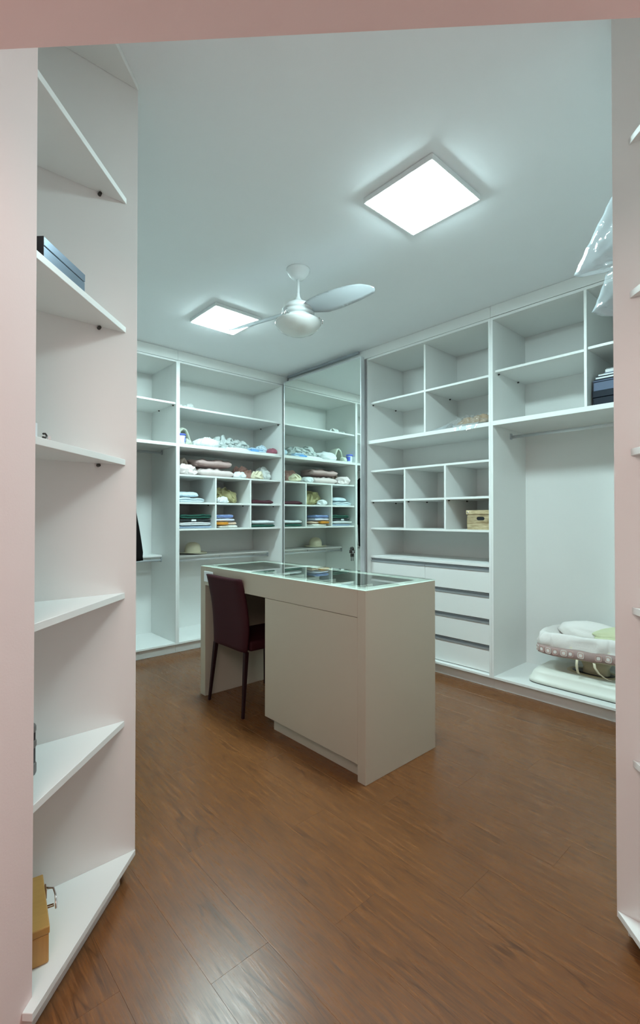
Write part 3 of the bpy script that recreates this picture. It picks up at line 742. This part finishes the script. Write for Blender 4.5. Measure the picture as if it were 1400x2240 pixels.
# lower long shelf
arc2 = [(0.0, 0, 0.03), (-0.002, 0, 0.08), (0.0, 0, 0.13), (0.01, 0, 0.185), (0.03, 0, 0.20), (0.05, 0, 0.17), (0.065, 0, 0.13), (0.075, 0, 0.09), (0.08, 0, 0.06)]
bent('blanket', 'taupe cloth folded upright behind the pink and white sheet', 'bedding', arc2, 0.18, 0.045, 'c_taupe', G2, 6, (2.205, 4.60, SCz))
crumple('sheet', 'white and pink crumpled sheet at the left end of the lower bedding shelf', 'bedding', 2.205, 4.415, SCz, 0.20, 0.15, 0.112, 'c_pinkwhite', 21, group=G2, fold=1.2)
folded('duvet', 'pale pink folded duvet lying under the dusty pink one', 'bedding', 2.535, 4.50, SCz, 0.38, 0.27, 0.090, 'c_palepink', 22, layers=1, group=G2)
folded('duvet', 'dusty pink folded duvet lying on top of the pale pink one', 'bedding', 2.515, 4.52, SCz + 0.100, 0.40, 0.27, 0.090, 'c_dustpink', 23, layers=1, group=G2, rot=0.05)
crumple('cloth', 'white crumpled cloth between the pink duvets and the rose bunch', 'bedding', 2.812, 4.41, SCz, 0.15, 0.14, 0.072, 'c_white', 24, group=G2, fold=0.8)
crumple('cloth', 'rose coloured bunched cloth behind the cream one', 'bedding', 2.965, 4.575, SCz, 0.22, 0.15, 0.155, 'c_rose', 25, group=G2, fold=1.3)
crumple('cloth', 'cream bunched cloth in front of the rose one', 'bedding', 3.030, 4.38, SCz, 0.16, 0.09, 0.095, 'c_cream', 26, group=G2, fold=1.2)
crumple('cloth', 'greyish white twisted cloth at the right end of the lower bedding shelf', 'bedding', 3.205, 4.51, SCz, 0.16, 0.19, 0.160, 'c_icegrey', 27, group=G2, fold=1.5, lean=-0.15)
# upper cubbies
folded('garment', 'pale blue-grey folded garment, lower of the two in the upper left cubby', 'clothing', 2.240, 4.49, SD, 0.27, 0.26, 0.050, 'c_iceblue', 31, layers=2, group=G3)
crumple('garment', 'pale blue-grey loosely folded garment, upper of the two in the upper left cubby', 'clothing', 2.235, 4.51, SD + 0.052, 0.26, 0.25, 0.062, 'c_iceblue', 32, group=G3, fold=0.45, flat=0.6)
crumple('garment', 'white patterned garment squashed under the olive one', 'clothing', 2.595, 4.385, SD, 0.14, 0.09, 0.07, 'c_white', 33, group=G3, fold=1.3)
crumple('garment', 'olive beige bunched garment filling the upper middle cubby', 'clothing', 2.720, 4.56, SD, 0.33, 0.24, 0.185, 'c_olive', 34, group=G3, fold=1.7, dirn=0.9, lean=-0.3)
folded('garment', 'dark maroon folded garment alone in the upper right cubby', 'clothing', 3.085, 4.50, SD, 0.32, 0.26, 0.050, 'c_maroon', 35, layers=1, group=G3)
# lower cubbies
z = SE
folded('garment', 'pale denim blue folded garment at the bottom of the lower left cubby', 'clothing', 2.285, 4.48, z, 0.34, 0.25, 0.030, 'c_denim', 41, layers=1, group=G4); z += 0.031
folded('garment', 'white folded garment above the denim blue one in the lower left cubby', 'clothing', 2.270, 4.47, z, 0.33, 0.26, 0.034, 'c_white', 42, layers=2, group=G4); z += 0.035
t_ = folded('garment', 'charcoal folded garment with a white patch in the lower left cubby', 'clothing', 2.285, 4.49, z, 0.33, 0.25, 0.030, 'c_charcoal', 43, layers=1, group=G4)
pt = panel('fabric_patch', 2.285 - 0.05, 2.285, 4.3575, 4.3625, z + 0.006, z + 0.024, 'c_white', t_, r=0.001); pt['label'] = 'white patch'
z += 0.031
folded('towel', 'dark green folded towel on top of the stack in the lower left cubby', 'clothing', 2.295, 4.49, z, 0.325, 0.25, 0.046, 'c_green', 44, layers=2, group=G4)
z = SE
folded('garment', 'pale cream rolled garment at the bottom of the lower middle cubby', 'clothing', 2.655, 4.48, z, 0.22, 0.25, 0.032, 'c_offwhite', 45, layers=1, group=G4)
folded('garment', 'orange folded garment at the left of the lower middle cubby', 'clothing', 2.580, 4.465, z + 0.033, 0.135, 0.25, 0.032, 'c_orange', 47, layers=2, group=G4)
folded('garment', 'off-white narrow folded garment beside the orange one', 'clothing', 2.712, 4.49, z + 0.033, 0.10, 0.24, 0.030, 'c_peach', 46, layers=1, group=G4)
folded('garment', 'pale lilac folded garment above the orange one', 'clothing', 2.615, 4.48, z + 0.067, 0.22, 0.25, 0.036, 'c_lilac', 48, layers=1, group=G4)
folded('garment', 'periwinkle blue folded garment on top in the lower middle cubby', 'clothing', 2.610, 4.48, z + 0.105, 0.21, 0.25, 0.034, 'c_peri', 49, layers=2, group=G4)
folded('garment', 'dark green folded garment under the white one in the lower right cubby', 'clothing', 3.10, 4.48, SE, 0.32, 0.25, 0.034, 'c_green', 50, layers=1, group=G4)
folded('garment', 'white folded garment on top in the lower right cubby', 'clothing', 3.10, 4.48, SE + 0.038, 0.31, 0.25, 0.042, 'c_white', 51, layers=1, group=G4)
# little crumpled things on the top shelf (seen in the mirror)
crumple('paper_scrap', 'crumpled white paper, taller of the scraps on the topmost shelf seen in the mirror', 'paper', 2.27, 4.50, SA, 0.12, 0.09, 0.085, 'c_icegrey', 61, fold=1.6, sub=3, group='crumpled scraps on the topmost shelf')
crumple('paper_scrap', 'crumpled white paper, smaller of the scraps on the topmost shelf seen in the mirror', 'paper', 2.16, 4.47, SA, 0.08, 0.07, 0.05, 'c_icegrey', 62, fold=1.6, sub=3, group='crumpled scraps on the topmost shelf')

# sun hat
HX, HY, HZ = 2.425, 4.70, 0.9075
t = thing('sun_hat', 'cream straw sun hat resting on the low back shelf', 'hat', (HX, HY, HZ))
def hatpart(name, prof, m, seed):
    o = lathe(name, prof, (HX, HY, HZ), m, t, n=48)
    for v in o.data.vertices:
        r = math.hypot(v.co.x, v.co.y); a = math.atan2(v.co.y, v.co.x)
        if r > 0.08: v.co.z += (r - 0.08) * 0.10 * (1 + math.sin(2 * a + seed))
    return o
hatpart('brim', [(0.082, 0.014), (0.10, 0.008), (0.13, 0.003), (0.15, 0.004), (0.151, 0.007), (0.13, 0.006), (0.10, 0.012), (0.082, 0.018)], 'c_straw', 0.4)
hatpart('crown', [(0.086, 0.010), (0.085, 0.03), (0.082, 0.065), (0.072, 0.095), (0.052, 0.115), (0.025, 0.124), (0, 0.125)], 'c_straw', 0.4)

# black coat on a hanger
t = thing('hanging_coat', 'black coat on a hanger in the left hanging wardrobe', 'coat', (1.60, 4.52, 1.94))
bm = bmesh.new(); rings = []; n = 28
for i in range(27):
    v = i / 26; z = 1.86 - v * 0.965
    hx = 0.02 + 0.045 * min(1, v * 6) + 0.10 * v ** 0.8; hy = 0.05 + 0.115 * min(1, v * 7) - 0.045 * v
    cx = 1.595 + 0.035 * v; cy = 4.575 - 0.10 * v
    if v > 0.96: hx *= 0.95
    rings.append([bm.verts.new((cx + hx * math.cos(2 * PI * k / n) * (1 + 0.10 * noise.noise(Vector((k * 0.9, v * 2, 3)))), cy + hy * math.sin(2 * PI * k / n) * (1 + 0.05 * noise.noise(Vector((k * 0.7, v * 3, 8)))), z)) for k in range(n)])
for a, b in zip(rings, rings[1:]):
    for k in range(n): bm.faces.new((a[k], a[(k + 1) % n], b[(k + 1) % n], b[k]))
bm.faces.new(rings[0][::-1]); bm.faces.new(rings[-1])
mesh_obj('coat_body', bm, 'c_coat', t, True)
for sg in (-1, 1):
    tube('sleeve', [(1.60, 4.565 + sg * 0.085, 1.835), (1.605, 4.555 + sg * 0.150, 1.77), (1.62, 4.545 + sg * 0.172, 1.60), (1.635, 4.520 + sg * 0.172, 1.38), (1.64, 4.495 + sg * 0.160, 1.20)], [0.03, 0.048, 0.05, 0.046, 0.042], 'c_coat', t, n=14)
tube('hanger_hook', [(1.565, 4.585, 1.855), (1.565, 4.59, 1.915), (1.565, 4.596, 1.925), (1.565, 4.592, 1.945), (1.565, 4.605, 1.9555), (1.565, 4.622, 1.950)], 0.002, 'chrome', t, n=6)

# ------------------------------------------------------------------ right wall contents
# wood-print card box with lid
t = thing('storage_box', 'lidded card box printed like pale wood in the lower right cubby', 'box', (3.60, 1.96, 1.199))
x0, x1, y0, y1, zb = 3.475, 3.75, 1.840, 2.066, 1.1995
bm = bmesh.new()
# body front with a slotted hand hole
def frame_front(bm, X, X2, ya, yb, za, zb, hy, hz, hw, hh):
    n = 24; hole = []
    for k in range(n):
        a = 2 * PI * k / n; c, s = math.cos(a), math.sin(a)
        hole.append((hy + (hw - hh) * (1 if c > 0 else -1) * (1 if abs(c) > 1e-6 else 0) + hh * c, hz + hh * s))
    outer = []
    for k in range(n):
        a = 2 * PI * k / n; c, s = math.cos(a), math.sin(a); m_ = max(abs(c) / ((yb - ya) / 2), abs(s) / ((zb - za) / 2))
        outer.append(((ya + yb) / 2 + c / m_, (za + zb) / 2 + s / m_))
    vs = []
    for XX in (X, X2): vs.append(([bm.verts.new((XX, p[0], p[1])) for p in outer], [bm.verts.new((XX, p[0], p[1])) for p in hole]))
    for k in range(n):
        j = (k + 1) % n
        bm.faces.new((vs[0][0][k], vs[0][0][j], vs[0][1][j], vs[0][1][k])); bm.faces.new((vs[1][0][k], vs[1][1][k], vs[1][1][j], vs[1][0][j]))
        bm.faces.new((vs[0][1][k], vs[0][1][j], vs[1][1][j], vs[1][1][k])); bm.faces.new((vs[0][0][k], vs[1][0][k], vs[1][0][j], vs[0][0][j]))
frame_front(bm, x0, x0 + 0.003, y0, y1, zb, zb + 0.120, 1.948, zb + 0.088, 0.034, 0.0145)
bxb(bm, x1 - 0.003, x1, y0, y1, zb, zb + 0.12); bxb(bm, x0 + 0.003, x1 - 0.003, y0, y0 + 0.003, zb, zb + 0.12); bxb(bm, x0 + 0.003, x1 - 0.003, y1 - 0.003, y1, zb, zb + 0.12)
bxb(bm, x0 + 0.003, x1 - 0.003, y0 + 0.003, y1 - 0.003, zb, zb + 0.003)
mesh_obj('box_body', bm, 'woodprint', t)
lb = bmesh.new(); bxb(lb, x0 - 0.006, x1 + 0.006, y0 - 0.006, y1 + 0.006, zb + 0.1205, zb + 0.155); bev(lb, 0.002); mesh_obj('lid', lb, 'woodprint', t)
tube('lid_rivet', [(x0 - 0.0065, y1 - 0.012, zb + 0.138), (x0 - 0.010, y1 - 0.012, zb + 0.138)], 0.007, 'chrome', t, n=12)
panel('hand_hole_shade', x0 + 0.004, x0 + 0.006, y0 + 0.02, y1 - 0.02, zb + 0.06, zb + 0.118, 'black', t, r=0)  # black sheet behind the hand hole, standing in for the shade inside

# brown thing in a clear plastic bag on the main shelf
t = thing('bagged_bundle', 'brown bundle in a clear plastic bag on the long shelf above the cubbies', 'bag', (3.6, 2.05, 2.022))
M['brownfur'] = mat('brown_knit', (0.34, 0.25, 0.17), 0.9, bump=0.5, bscale=60, var=0.2, vscale=30)
c = crumple('tmp', 'x', 'x', 3.585, 2.035, 2.0235, 0.24, 0.34, 0.105, 'brownfur', 71, fold=1.0)
for kx in ('label', 'category'): del c[kx]
c.name = 'bundle'; c.parent = t; c.location = c.location - t.location
c = crumple('tmp', 'x', 'x', 3.570, 2.085, 2.0230, 0.30, 0.50, 0.125, 'bagplastic', 72, fold=1.9, flat=0.2)
for kx in ('label', 'category'): del c[kx]
c.name = 'plastic_wrap'; c.parent = t; c.location = c.location - t.location; c['label'] = 'clear crinkled plastic wrap'
bm = bmesh.new(); gr = []
for i in range(13):
    row = []
    for j in range(9):
        u, v = i / 12, j / 8
        yv = 2.02 + 0.16 * (u - 0.5) * 2 * (1 - 0.45 * v); xv = 3.47 - 0.086 * min(1, v * 1.6) - 0.010 * v; zv = 2.032 - 0.050 * max(0, v - 0.62) / 0.38
        nn = noise.noise(Vector((u * 7, v * 5, 1.5))) * 0.008
        row.append(bm.verts.new((xv - abs(nn) * (v > 0.6), yv, zv + abs(nn) * 1.3)))
    gr.append(row)
for i in range(12):
    for j in range(8): bm.faces.new((gr[i][j], gr[i + 1][j], gr[i + 1][j + 1], gr[i][j + 1]))
mesh_obj('bag_flap', bm, 'plastic', t, True)
bm = bmesh.new(); gr = []
for i in range(13):
    row = []
    for j in range(7):
        u, v = i / 12, j / 6
        yv = 2.22 + 0.20 * u; wv = 0.09 * (1 - u) + 0.012
        xv = 3.50 + wv * (v - 0.5) * 2 - 0.06 * u; zv = 2.024 + (0.055 * (1 - u) + 0.004) * math.sin(PI * v) + 0.008 * abs(noise.noise(Vector((u * 9, v * 6, 4))))
        row.append(bm.verts.new((xv, yv, zv)))
    gr.append(row)
for i in range(12):
    for j in range(6): bm.faces.new((gr[i][j], gr[i + 1][j], gr[i + 1][j + 1], gr[i][j + 1]))
mesh_obj('bag_neck', bm, 'plastic', t, True)

# boxes and papers in the upper right cubby
zB = 2.0245
def boxthing(label, y0, y1, x0, x1, z0, z1, m, lidz=None, r=0.002):
    t = thing('flat_box', label, 'box', ((x0 + x1) / 2, (y0 + y1) / 2, z0), 'boxes in the upper right cubby')
    if lidz:
        panel('box_base', x0 + 0.003, x1 - 0.003, y0 + 0.003, y1 - 0.003, z0, lidz - 0.003, m, t, r=r); panel('lid', x0, x1, y0, y1, lidz, z1, m, t, r=r)
    else:
        panel('box_base', x0 + 0.002, x1 - 0.002, y0 + 0.002, y1 - 0.002, z0, z0 + (z1 - z0) * 0.45, m, t, r=r); panel('lid', x0, x1, y0, y1, z0 + (z1 - z0) * 0.45 + 0.0005, z1, m, t, r=r)
boxthing('dark navy lidded box at the bottom of the stack in the upper right cubby', 0.80, 1.128, 3.45, 3.80, zB, 2.128, 'navy', 2.086)
boxthing('slate blue box on the navy box in the upper right cubby', 0.80, 1.126, 3.452, 3.78, 2.1285, 2.196, 'slate', 2.188)
zz = 2.1965
for i, (mm, hh, yy) in enumerate((('navy', 0.009, 1.118), ('paper', 0.011, 1.110), ('navy', 0.007, 1.108), ('paper', 0.010, 1.095), ('slate', 0.006, 1.062), ('paper', 0.020, 1.055), ('black', 0.006, 1.050))):
    lab = ['thin navy folder right on the slate blue box', 'white magazine, lowest of the white ones on the slate blue box', 'dark thin folder between the two lower white magazines', 'white magazine, second of the white ones on the slate blue box',
           'slate folder below the thick white bundle of papers', 'thick white bundle of papers near the top of the cubby stack', 'thin black folder topping the stack in the upper right cubby'][i]
    o = panel('magazine' if mm == 'paper' else 'folder', 3.455 + i * 0.002, 3.70, 0.82, yy, zz, zz + hh, mm, None, r=0.001)
    me = o.data; c0 = Vector((3.58, 0.95, zz)); me.transform(Matrix.Translation(-c0)); o.location = c0
    tag(o, lab, 'magazine' if mm == 'paper' else 'folder', 'papers on the slate blue box'); zz += hh + 0.0004

# plastic garment bag poking out of the near wardrobe
bm = bmesh.new()
ridge = [Vector(p) for p in ((2.0, .575, 2.51), (2.0, .60, 2.47), (2.0, .66, 2.36), (2.0, .700, 2.285), (2.0, .718, 2.250), (1.995, .690, 2.232), (1.99, .640, 2.222), (1.985, .597, 2.212), (1.99, .615, 2.165), (2.0, .640, 2.11), (2.0, .655, 2.085), (2.0, .62, 2.060), (2.0, .56, 2.040))]
dense = []
for a, b in zip(ridge, ridge[1:]):
    for k in range(4): dense.append(a.lerp(b, k / 4))
ridge = dense + [ridge[-1]]
ridge = [Vector((p.x, p.y + 0.004 * noise.noise(Vector((i * 0.7, 1, 2))), p.z)) for i, p in enumerate(ridge)]
for side in (-1, 1):
    rows = []
    for i, p in enumerate(ridge):
        row = []
        for j in range(31):
            v = j / 30
            q = Vector((p.x + side * 0.11 * math.sin(v * PI * 0.5) * (0.6 + 0.4 * math.sin(i * 0.25)), p.y + (0.18 - p.y) * v, p.z + (min(p.z, 2.42) - p.z) * v))
            nn = noise.noise(Vector((i * 0.14, v * 6, side * 4.0))); q.x += (0.022 * nn + 0.030 * side * (0.35 - abs(noise.noise(Vector((i * 0.25 + v * 5, v * 13 - i * 0.14, side * 2.0)))))) * min(1, v * 5); q.z += 0.012 * noise.noise(Vector((i * 0.2, v * 7, 9 + side))) * min(1, v * 4)
            q.z = max(q.z, 2.024) if v > 0.12 else q.z
            row.append(bm.verts.new(q))
        rows.append(row)
    for a, b in zip(rows, rows[1:]):
        for j in range(30): bm.faces.new((a[j], a[j + 1], b[j + 1], b[j]))
bmesh.ops.remove_doubles(bm, verts=bm.verts, dist=0.0005)
bmesh.ops.translate(bm, verts=bm.verts, vec=(-2.0, -0.4, -2.02))
o = mesh_obj('plastic_bag', bm, 'plastic', None, True); o.location = (2.0, 0.4, 2.02)
tag(o, 'clear plastic bag with pointed corners sticking out high at the right', 'bag')

# ------------------------------------------------------------------ baby rocker
M['rockerwhite'] = mat('cream_plastic', (0.76, 0.77, 0.70), 0.35)
M['rockerbeige'] = mat('beige_plastic', (0.55, 0.49, 0.33), 0.4)
M['quilt'] = mat('white_quilted_cotton', (0.78, 0.745, 0.715), 0.9, bump=0.3, bscale=90)
M['trim'] = mat('mauve_cotton_trim', (0.42, 0.30, 0.28), 0.9, bump=0.2, bscale=200)
M['trim2'] = mat('pale_trim_print', (0.66, 0.62, 0.58), 0.9)
M['trim3'] = mat('rose_trim_print', (0.56, 0.38, 0.34), 0.9)
M['pad'] = mat('pale_lime_velour', (0.62, 0.64, 0.42), 0.95, bump=0.3, bscale=150)
RX, RY, RZ = 3.672, 1.215, BT
t = thing('baby_rocker', 'cream baby rocker with quilted liner standing in the hanging bay', 'baby rocker', (RX, RY, RZ))
def rrect(cx, cy, hx, hy, p, n=56):
    out = []
    for k in range(n):
        a = 2 * PI * k / n; c, s = math.cos(a), math.sin(a)
        out.append((cx + hx * math.copysign(abs(c) ** (2 / p), c), cy + hy * math.copysign(abs(s) ** (2 / p), s)))
    return out
def loft(name, secs, m, parent, cap0=True, cap1=True, smooth=True):
    bm = bmesh.new(); rings = [[bm.verts.new(q) for q in s] for s in secs]; n = len(rings[0])
    for a, b in zip(rings, rings[1:]):
        for k in range(n): bm.faces.new((a[k], a[(k + 1) % n], b[(k + 1) % n], b[k]))
    if cap0: bm.faces.new(rings[0][::-1])
    if cap1: bm.faces.new(rings[-1])
    return mesh_obj(name, bm, m, parent, smooth)
def sec(z, hx, hy, p=8, dx=0, dy=0): return [(x, y, z) for x, y in rrect(RX + dx, RY + dy, hx, hy, p)]
loft('base_foot', [sec(RZ + 0.0005, 0.205, 0.372), sec(RZ + 0.006, 0.205, 0.372)], 'darkmetal', t)
loft('base', [sec(RZ + 0.0065, 0.207, 0.376), sec(RZ + 0.03, 0.205, 0.374), sec(RZ + 0.034, 0.197, 0.366), sec(RZ + 0.075, 0.185, 0.350), sec(RZ + 0.095, 0.172, 0.332), sec(RZ + 0.104, 0.150, 0.30), sec(RZ + 0.106, 0.11, 0.24)], 'rockerwhite', t)
loft('base_well', [sec(RZ + 0.1045, 0.10, 0.17, 2.4, dy=-0.01), sec(RZ + 0.108, 0.098, 0.165, 2.4, dy=-0.01), sec(RZ + 0.1075, 0.085, 0.15, 2.4, dy=-0.01)], 'rockerbeige', t)
loft('well_slot', [sec(RZ + 0.1077, 0.07, 0.135, 2.2, dy=-0.01), sec(RZ + 0.1095, 0.069, 0.134, 2.2, dy=-0.01)], 'black', t)
loft('pedestal', [sec(RZ + 0.108, 0.050, 0.085, 3, dy=-0.03), sec(RZ + 0.15, 0.045, 0.08, 3, dy=-0.03), sec(RZ + 0.22, 0.065, 0.11, 3, dy=-0.03)], 'rockerbeige', t)
TILT = lambda y: (1.53 - y) * 0.045
def seat(z, hx, hy, p=4.5, wob=0.0, s=0):
    return [(x + wob * noise.noise(Vector((x * 16, y * 16, s))) + (0.016 * math.exp(-((y - 1.235) / 0.022) ** 2) - 0.010 * math.exp(-((y - 1.19) / 0.03) ** 2) if x < RX and wob else 0) + wob * 0.6 * abs(noise.noise(Vector((x * 30, y * 34, s * 0.3)))), y + wob * noise.noise(Vector((x * 16, y * 16, s + 5))), z + TILT(y) + wob * 0.7 * noise.noise(Vector((x * 11, y * 11, s + 9)))) for x, y in rrect(RX - 0.02, RY - 0.005, hx, hy, p, 240)]
loft('seat_shell', [seat(0.300, 0.09, 0.16), seat(0.312, 0.16, 0.27), seat(0.345, 0.180, 0.318), seat(0.40, 0.185, 0.326)], 'rockerbeige', t)
loft('trim_band', [seat(0.322, 0.184, 0.322, wob=0.008), seat(0.326, 0.190, 0.330, wob=0.008), seat(0.352, 0.192, 0.333, wob=0.006), seat(0.384, 0.191, 0.332, wob=0.006), seat(0.385, 0.188, 0.328, wob=0.006)], 'trim', t, False, False)
loft('fabric_skirt', [seat(0.386, 0.190, 0.331, wob=0.008), seat(0.41, 0.194, 0.334, wob=0.020, s=1), seat(0.44, 0.192, 0.331, wob=0.026, s=2), seat(0.468, 0.186, 0.322, wob=0.024, s=3), seat(0.478, 0.172, 0.305, wob=0.012, s=3), seat(0.470, 0.150, 0.28, wob=0.008, s=4), seat(0.43, 0.12, 0.24), seat(0.42, 0.05, 0.1)], 'quilt', t, False, True)
# printed squares on the band (front and left end)
mid = seat(0.354, 0.1935, 0.3345, wob=0.006)
acc = 0; last = None; cnt = 0
pts = [Vector(p) for p in mid]
start = 70
dist = 0
for s_ in range(170):
    k = (start + s_) % 240; p = pts[k]; q = pts[(k + 1) % 240]
    dist += (q - p).length
    if dist < 0.050: continue
    dist = 0; cnt += 1
    tan = (q - p).normalized(); up = Vector((0, 0, 1)); nrm = tan.cross(up).normalized()
    c0 = Vector((RX, RY, p.z))
    if nrm.dot(p - c0) < 0: nrm = -nrm
    def patch(h, off, m):
        bm = bmesh.new(); ring0 = []; ring1 = []
        for i in range(16):
            a = 2 * PI * i / 16; c, s = math.cos(a), math.sin(a)
            d = tan * (h * math.copysign(abs(c) ** 0.55, c)) + up * (h * math.copysign(abs(s) ** 0.55, s))
            ring0.append(bm.verts.new(p + d - nrm * 0.004)); ring1.append(bm.verts.new(p + d + nrm * off))
        bm.faces.new(ring1)
        for i in range(16): bm.faces.new((ring0[i], ring0[(i + 1) % 16], ring1[(i + 1) % 16], ring1[i]))
        mesh_obj('trim_patch', bm, m, t)
    patch(0.021, 0.0015, 'trim2' if cnt % 2 else 'trim3'); patch(0.0165, 0.0022, 'trim3' if cnt % 2 else 'trim'); patch(0.0105, 0.003, 'quilt')
# back hump of the liner and the lime head pad
def puff(name, cx, cy, cz, hx, hy, hz, m, seed, rx=0.0):
    bm = bmesh.new(); bmesh.ops.create_icosphere(bm, subdivisions=4, radius=1)
    for v in bm.verts:
        n = v.co.normalized(); k = 1 + 0.10 * noise.noise(n * 2.3 + Vector((seed, 0, 0))) + 0.03 * noise.noise(n * 7 + Vector((seed, 2, 0)))
        v.co = Vector((n.x * hx, n.y * hy, n.z * hz)) * k
    bmesh.ops.rotate(bm, verts=bm.verts, cent=(0, 0, 0), matrix=Matrix.Rotation(rx, 3, 'X'))
    bmesh.ops.translate(bm, verts=bm.verts, vec=(cx, cy, cz))
    return mesh_obj(name, bm, m, t, True)
puff('liner_back', RX + 0.06, RY + 0.03, 0.475, 0.10, 0.215, 0.075, 'quilt', 3)
puff('head_pad', RX + 0.0, RY - 0.17, 0.505, 0.12, 0.155, 0.045, 'pad', 5, -0.12)
puff('head_pad_fold', RX - 0.045, RY - 0.19, 0.482, 0.10, 0.150, 0.030, 'pad', 8, -0.1)
for (ys, xo) in ((1.235, -0.198), (1.130, -0.198)):
    bm = bmesh.new()
    dy = 0.0 if ys > 1.2 else -0.07
    c = [(RX - 0.02 + xo + 0.006, ys, 0.336), (RX - 0.022 + xo, ys + dy * 0.1, 0.31), (RX - 0.015 + xo, ys + dy * 0.4, 0.275), (RX + 0.005 + xo, ys + dy * 0.9, 0.245), (RX + 0.02 + xo, ys + dy * 1.3, 0.235)]
    va = []
    for p in c: va.append([bm.verts.new((p[0] - 0.001, p[1] - 0.008, p[2])), bm.verts.new((p[0] - 0.001, p[1] + 0.008, p[2])), bm.verts.new((p[0] + 0.001, p[1] + 0.008, p[2])), bm.verts.new((p[0] + 0.001, p[1] - 0.008, p[2]))])
    for a, b in zip(va, va[1:]):
        for k in range(4): bm.faces.new((a[k], a[(k + 1) % 4], b[(k + 1) % 4], b[k]))
    bm.faces.new(va[0]); bm.faces.new(va[-1][::-1])
    mesh_obj('tie_strap', bm, 'c_cream', t, True)

# ------------------------------------------------------------------ things on the left corner shelves
# glossy black box on the second shelf from the top; its long side runs along the diagonal shelf edge
t = thing('black_box', 'glossy black lidded box on the second triangular shelf from the top', 'box', (0.33, 1.545, 1.988))
d_ = Vector((1, 1, 0)).normalized(); q_ = Vector((-1, 1, 0)).normalized()
def obox(name, L, wd, z0, z1, m, off=0.0):
    o0 = Vector((0.304, 1.4185, 0)) + q_ * 0.002
    pts = [o0 - d_ * off - q_ * off, o0 + d_ * (L + off) - q_ * off, o0 + d_ * (L + off) + q_ * (wd + off), o0 - d_ * off + q_ * (wd + off)]
    return prism(name, [(p.x, p.y) for p in pts], z0, z1, m, t, r=0.0012)
obox('box_base', 0.203, 0.07, 1.988, 2.017, 'blackgloss', -0.0008); obox('lid', 0.203, 0.07, 2.0185, 2.042, 'blackgloss', 0.0)
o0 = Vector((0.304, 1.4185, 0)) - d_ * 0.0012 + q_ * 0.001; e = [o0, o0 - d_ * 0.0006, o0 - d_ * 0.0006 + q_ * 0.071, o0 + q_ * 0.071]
e_ = prism('dark_reflection_end', [(p.x, p.y) for p in e], 1.9885, 2.0415, 'black', t, r=0); e_['label'] = 'black end sheet painting in a dark reflection'  # thin black sheet paints the dark bedroom's reflection onto the glossy end face
# little bits on the third shelf
zs3 = 1.497 + 0.0105
t = thing('hook_fitting', 'tiny metal hook fitting lying on the third triangular shelf', 'hook', (0.312, 1.432, zs3))
hx, hy = 0.3085, 1.4275
bm = bmesh.new(); tube_bm(bm, [(hx - 0.005, hy - 0.005, zs3 + 0.003), (hx + 0.003, hy + 0.003, zs3 + 0.003), (hx + 0.007, hy + 0.007, zs3 + 0.009), (hx + 0.002, hy + 0.002, zs3 + 0.014), (hx - 0.004, hy - 0.004, zs3 + 0.012)], 0.0026, 8)
mesh_obj('hook', bm, 'darkmetal', t, True)
bm = bmesh.new(); bxb(bm, hx + 0.010, hx + 0.018, hy + 0.011, hy + 0.019, zs3 + 0.0003, zs3 + 0.010); bev(bm, 0.001); mesh_obj('hook_base', bm, 'fanwhite', t)
t = panel('white_card', -0.005, 0.005, 0, 0.05, 0, 0.036, 'paper', None, r=0.0008); t.location = (0.2855, 1.408, zs3 + 0.0003); t.rotation_euler = (0, 0, math.radians(45))
tag(t, 'white card standing on edge at the left end of the third triangular shelf', 'card')
# dark folded stand with grey clips on the fifth shelf
zs5 = 0.557 + 0.0105
t = thing('folded_stand', 'dark upright folded stand with grey clips on the lowest hanging triangular shelf', 'stand', (0.3035, 1.566, zs5))
sx, sy = 0.3035, 1.566
bm = bmesh.new(); tube_bm(bm, [(sx, sy, zs5 + 0.001), (sx, sy, zs5 + 0.136)], 0.017, 14); mesh_obj('stand_body', bm, 'black', t)
M['clip'] = mat('grey_plastic_clip', (0.16, 0.15, 0.145), 0.45)
for za, zb_, r in ((0.001, 0.036, 0.0195), (0.076, 0.100, 0.0195), (0.118, 0.142, 0.0185)):
    bm = bmesh.new(); tube_bm(bm, [(sx, sy, zs5 + za), (sx, sy, zs5 + za + 0.006), (sx, sy, zs5 + zb_ - 0.006), (sx, sy, zs5 + zb_)], [r * 0.85, r, r, r * 0.85], 14); mesh_obj('grey_clip', bm, 'clip', t, True)
# honey wooden box with a brass latch
zb = 0.0905
t = thing('wooden_box', 'honey coloured wooden box with a metal latch on the bottom triangular shelf', 'box', (0.335, 1.466, zb))
t.rotation_euler = (0, 0, math.radians(-8))
bx0, bx1, by0, by1 = 0.235, 0.335, 1.466, 1.690
bm = bmesh.new(); bxb(bm, bx0, bx1, by0, by1, zb, zb + 0.078); bev(bm, 0.004, 2); mesh_obj('box_base', bm, 'honey', t)
bm = bmesh.new(); bxb(bm, bx0 - 0.002, bx1 + 0.002, by0 - 0.002, by1 + 0.002, zb + 0.079, zb + 0.100); bev(bm, 0.003, 2); mesh_obj('lid', bm, 'honeylid', t)
M['brass'] = mat('aged_brass', (0.36, 0.22, 0.12), 0.35, metal=0.9)
panel('latch_plate', bx1 + 0.0022, bx1 + 0.006, 1.61, 1.640, zb + 0.074, zb + 0.101, 'brass', t, r=0.001)
tube('latch_hook', [(bx1 + 0.006, 1.628, zb + 0.096), (bx1 + 0.024, 1.622, zb + 0.092), (bx1 + 0.028, 1.60, zb + 0.084), (bx1 + 0.026, 1.565, zb + 0.068)], 0.0028, 'chrome', t, n=8)
tube('latch_staple', [(bx1 + 0.001, 1.584, zb + 0.066), (bx1 + 0.022, 1.582, zb + 0.066), (bx1 + 0.022, 1.590, zb + 0.066), (bx1 + 0.001, 1.592, zb + 0.066)], 0.002, 'brass', t, n=6)
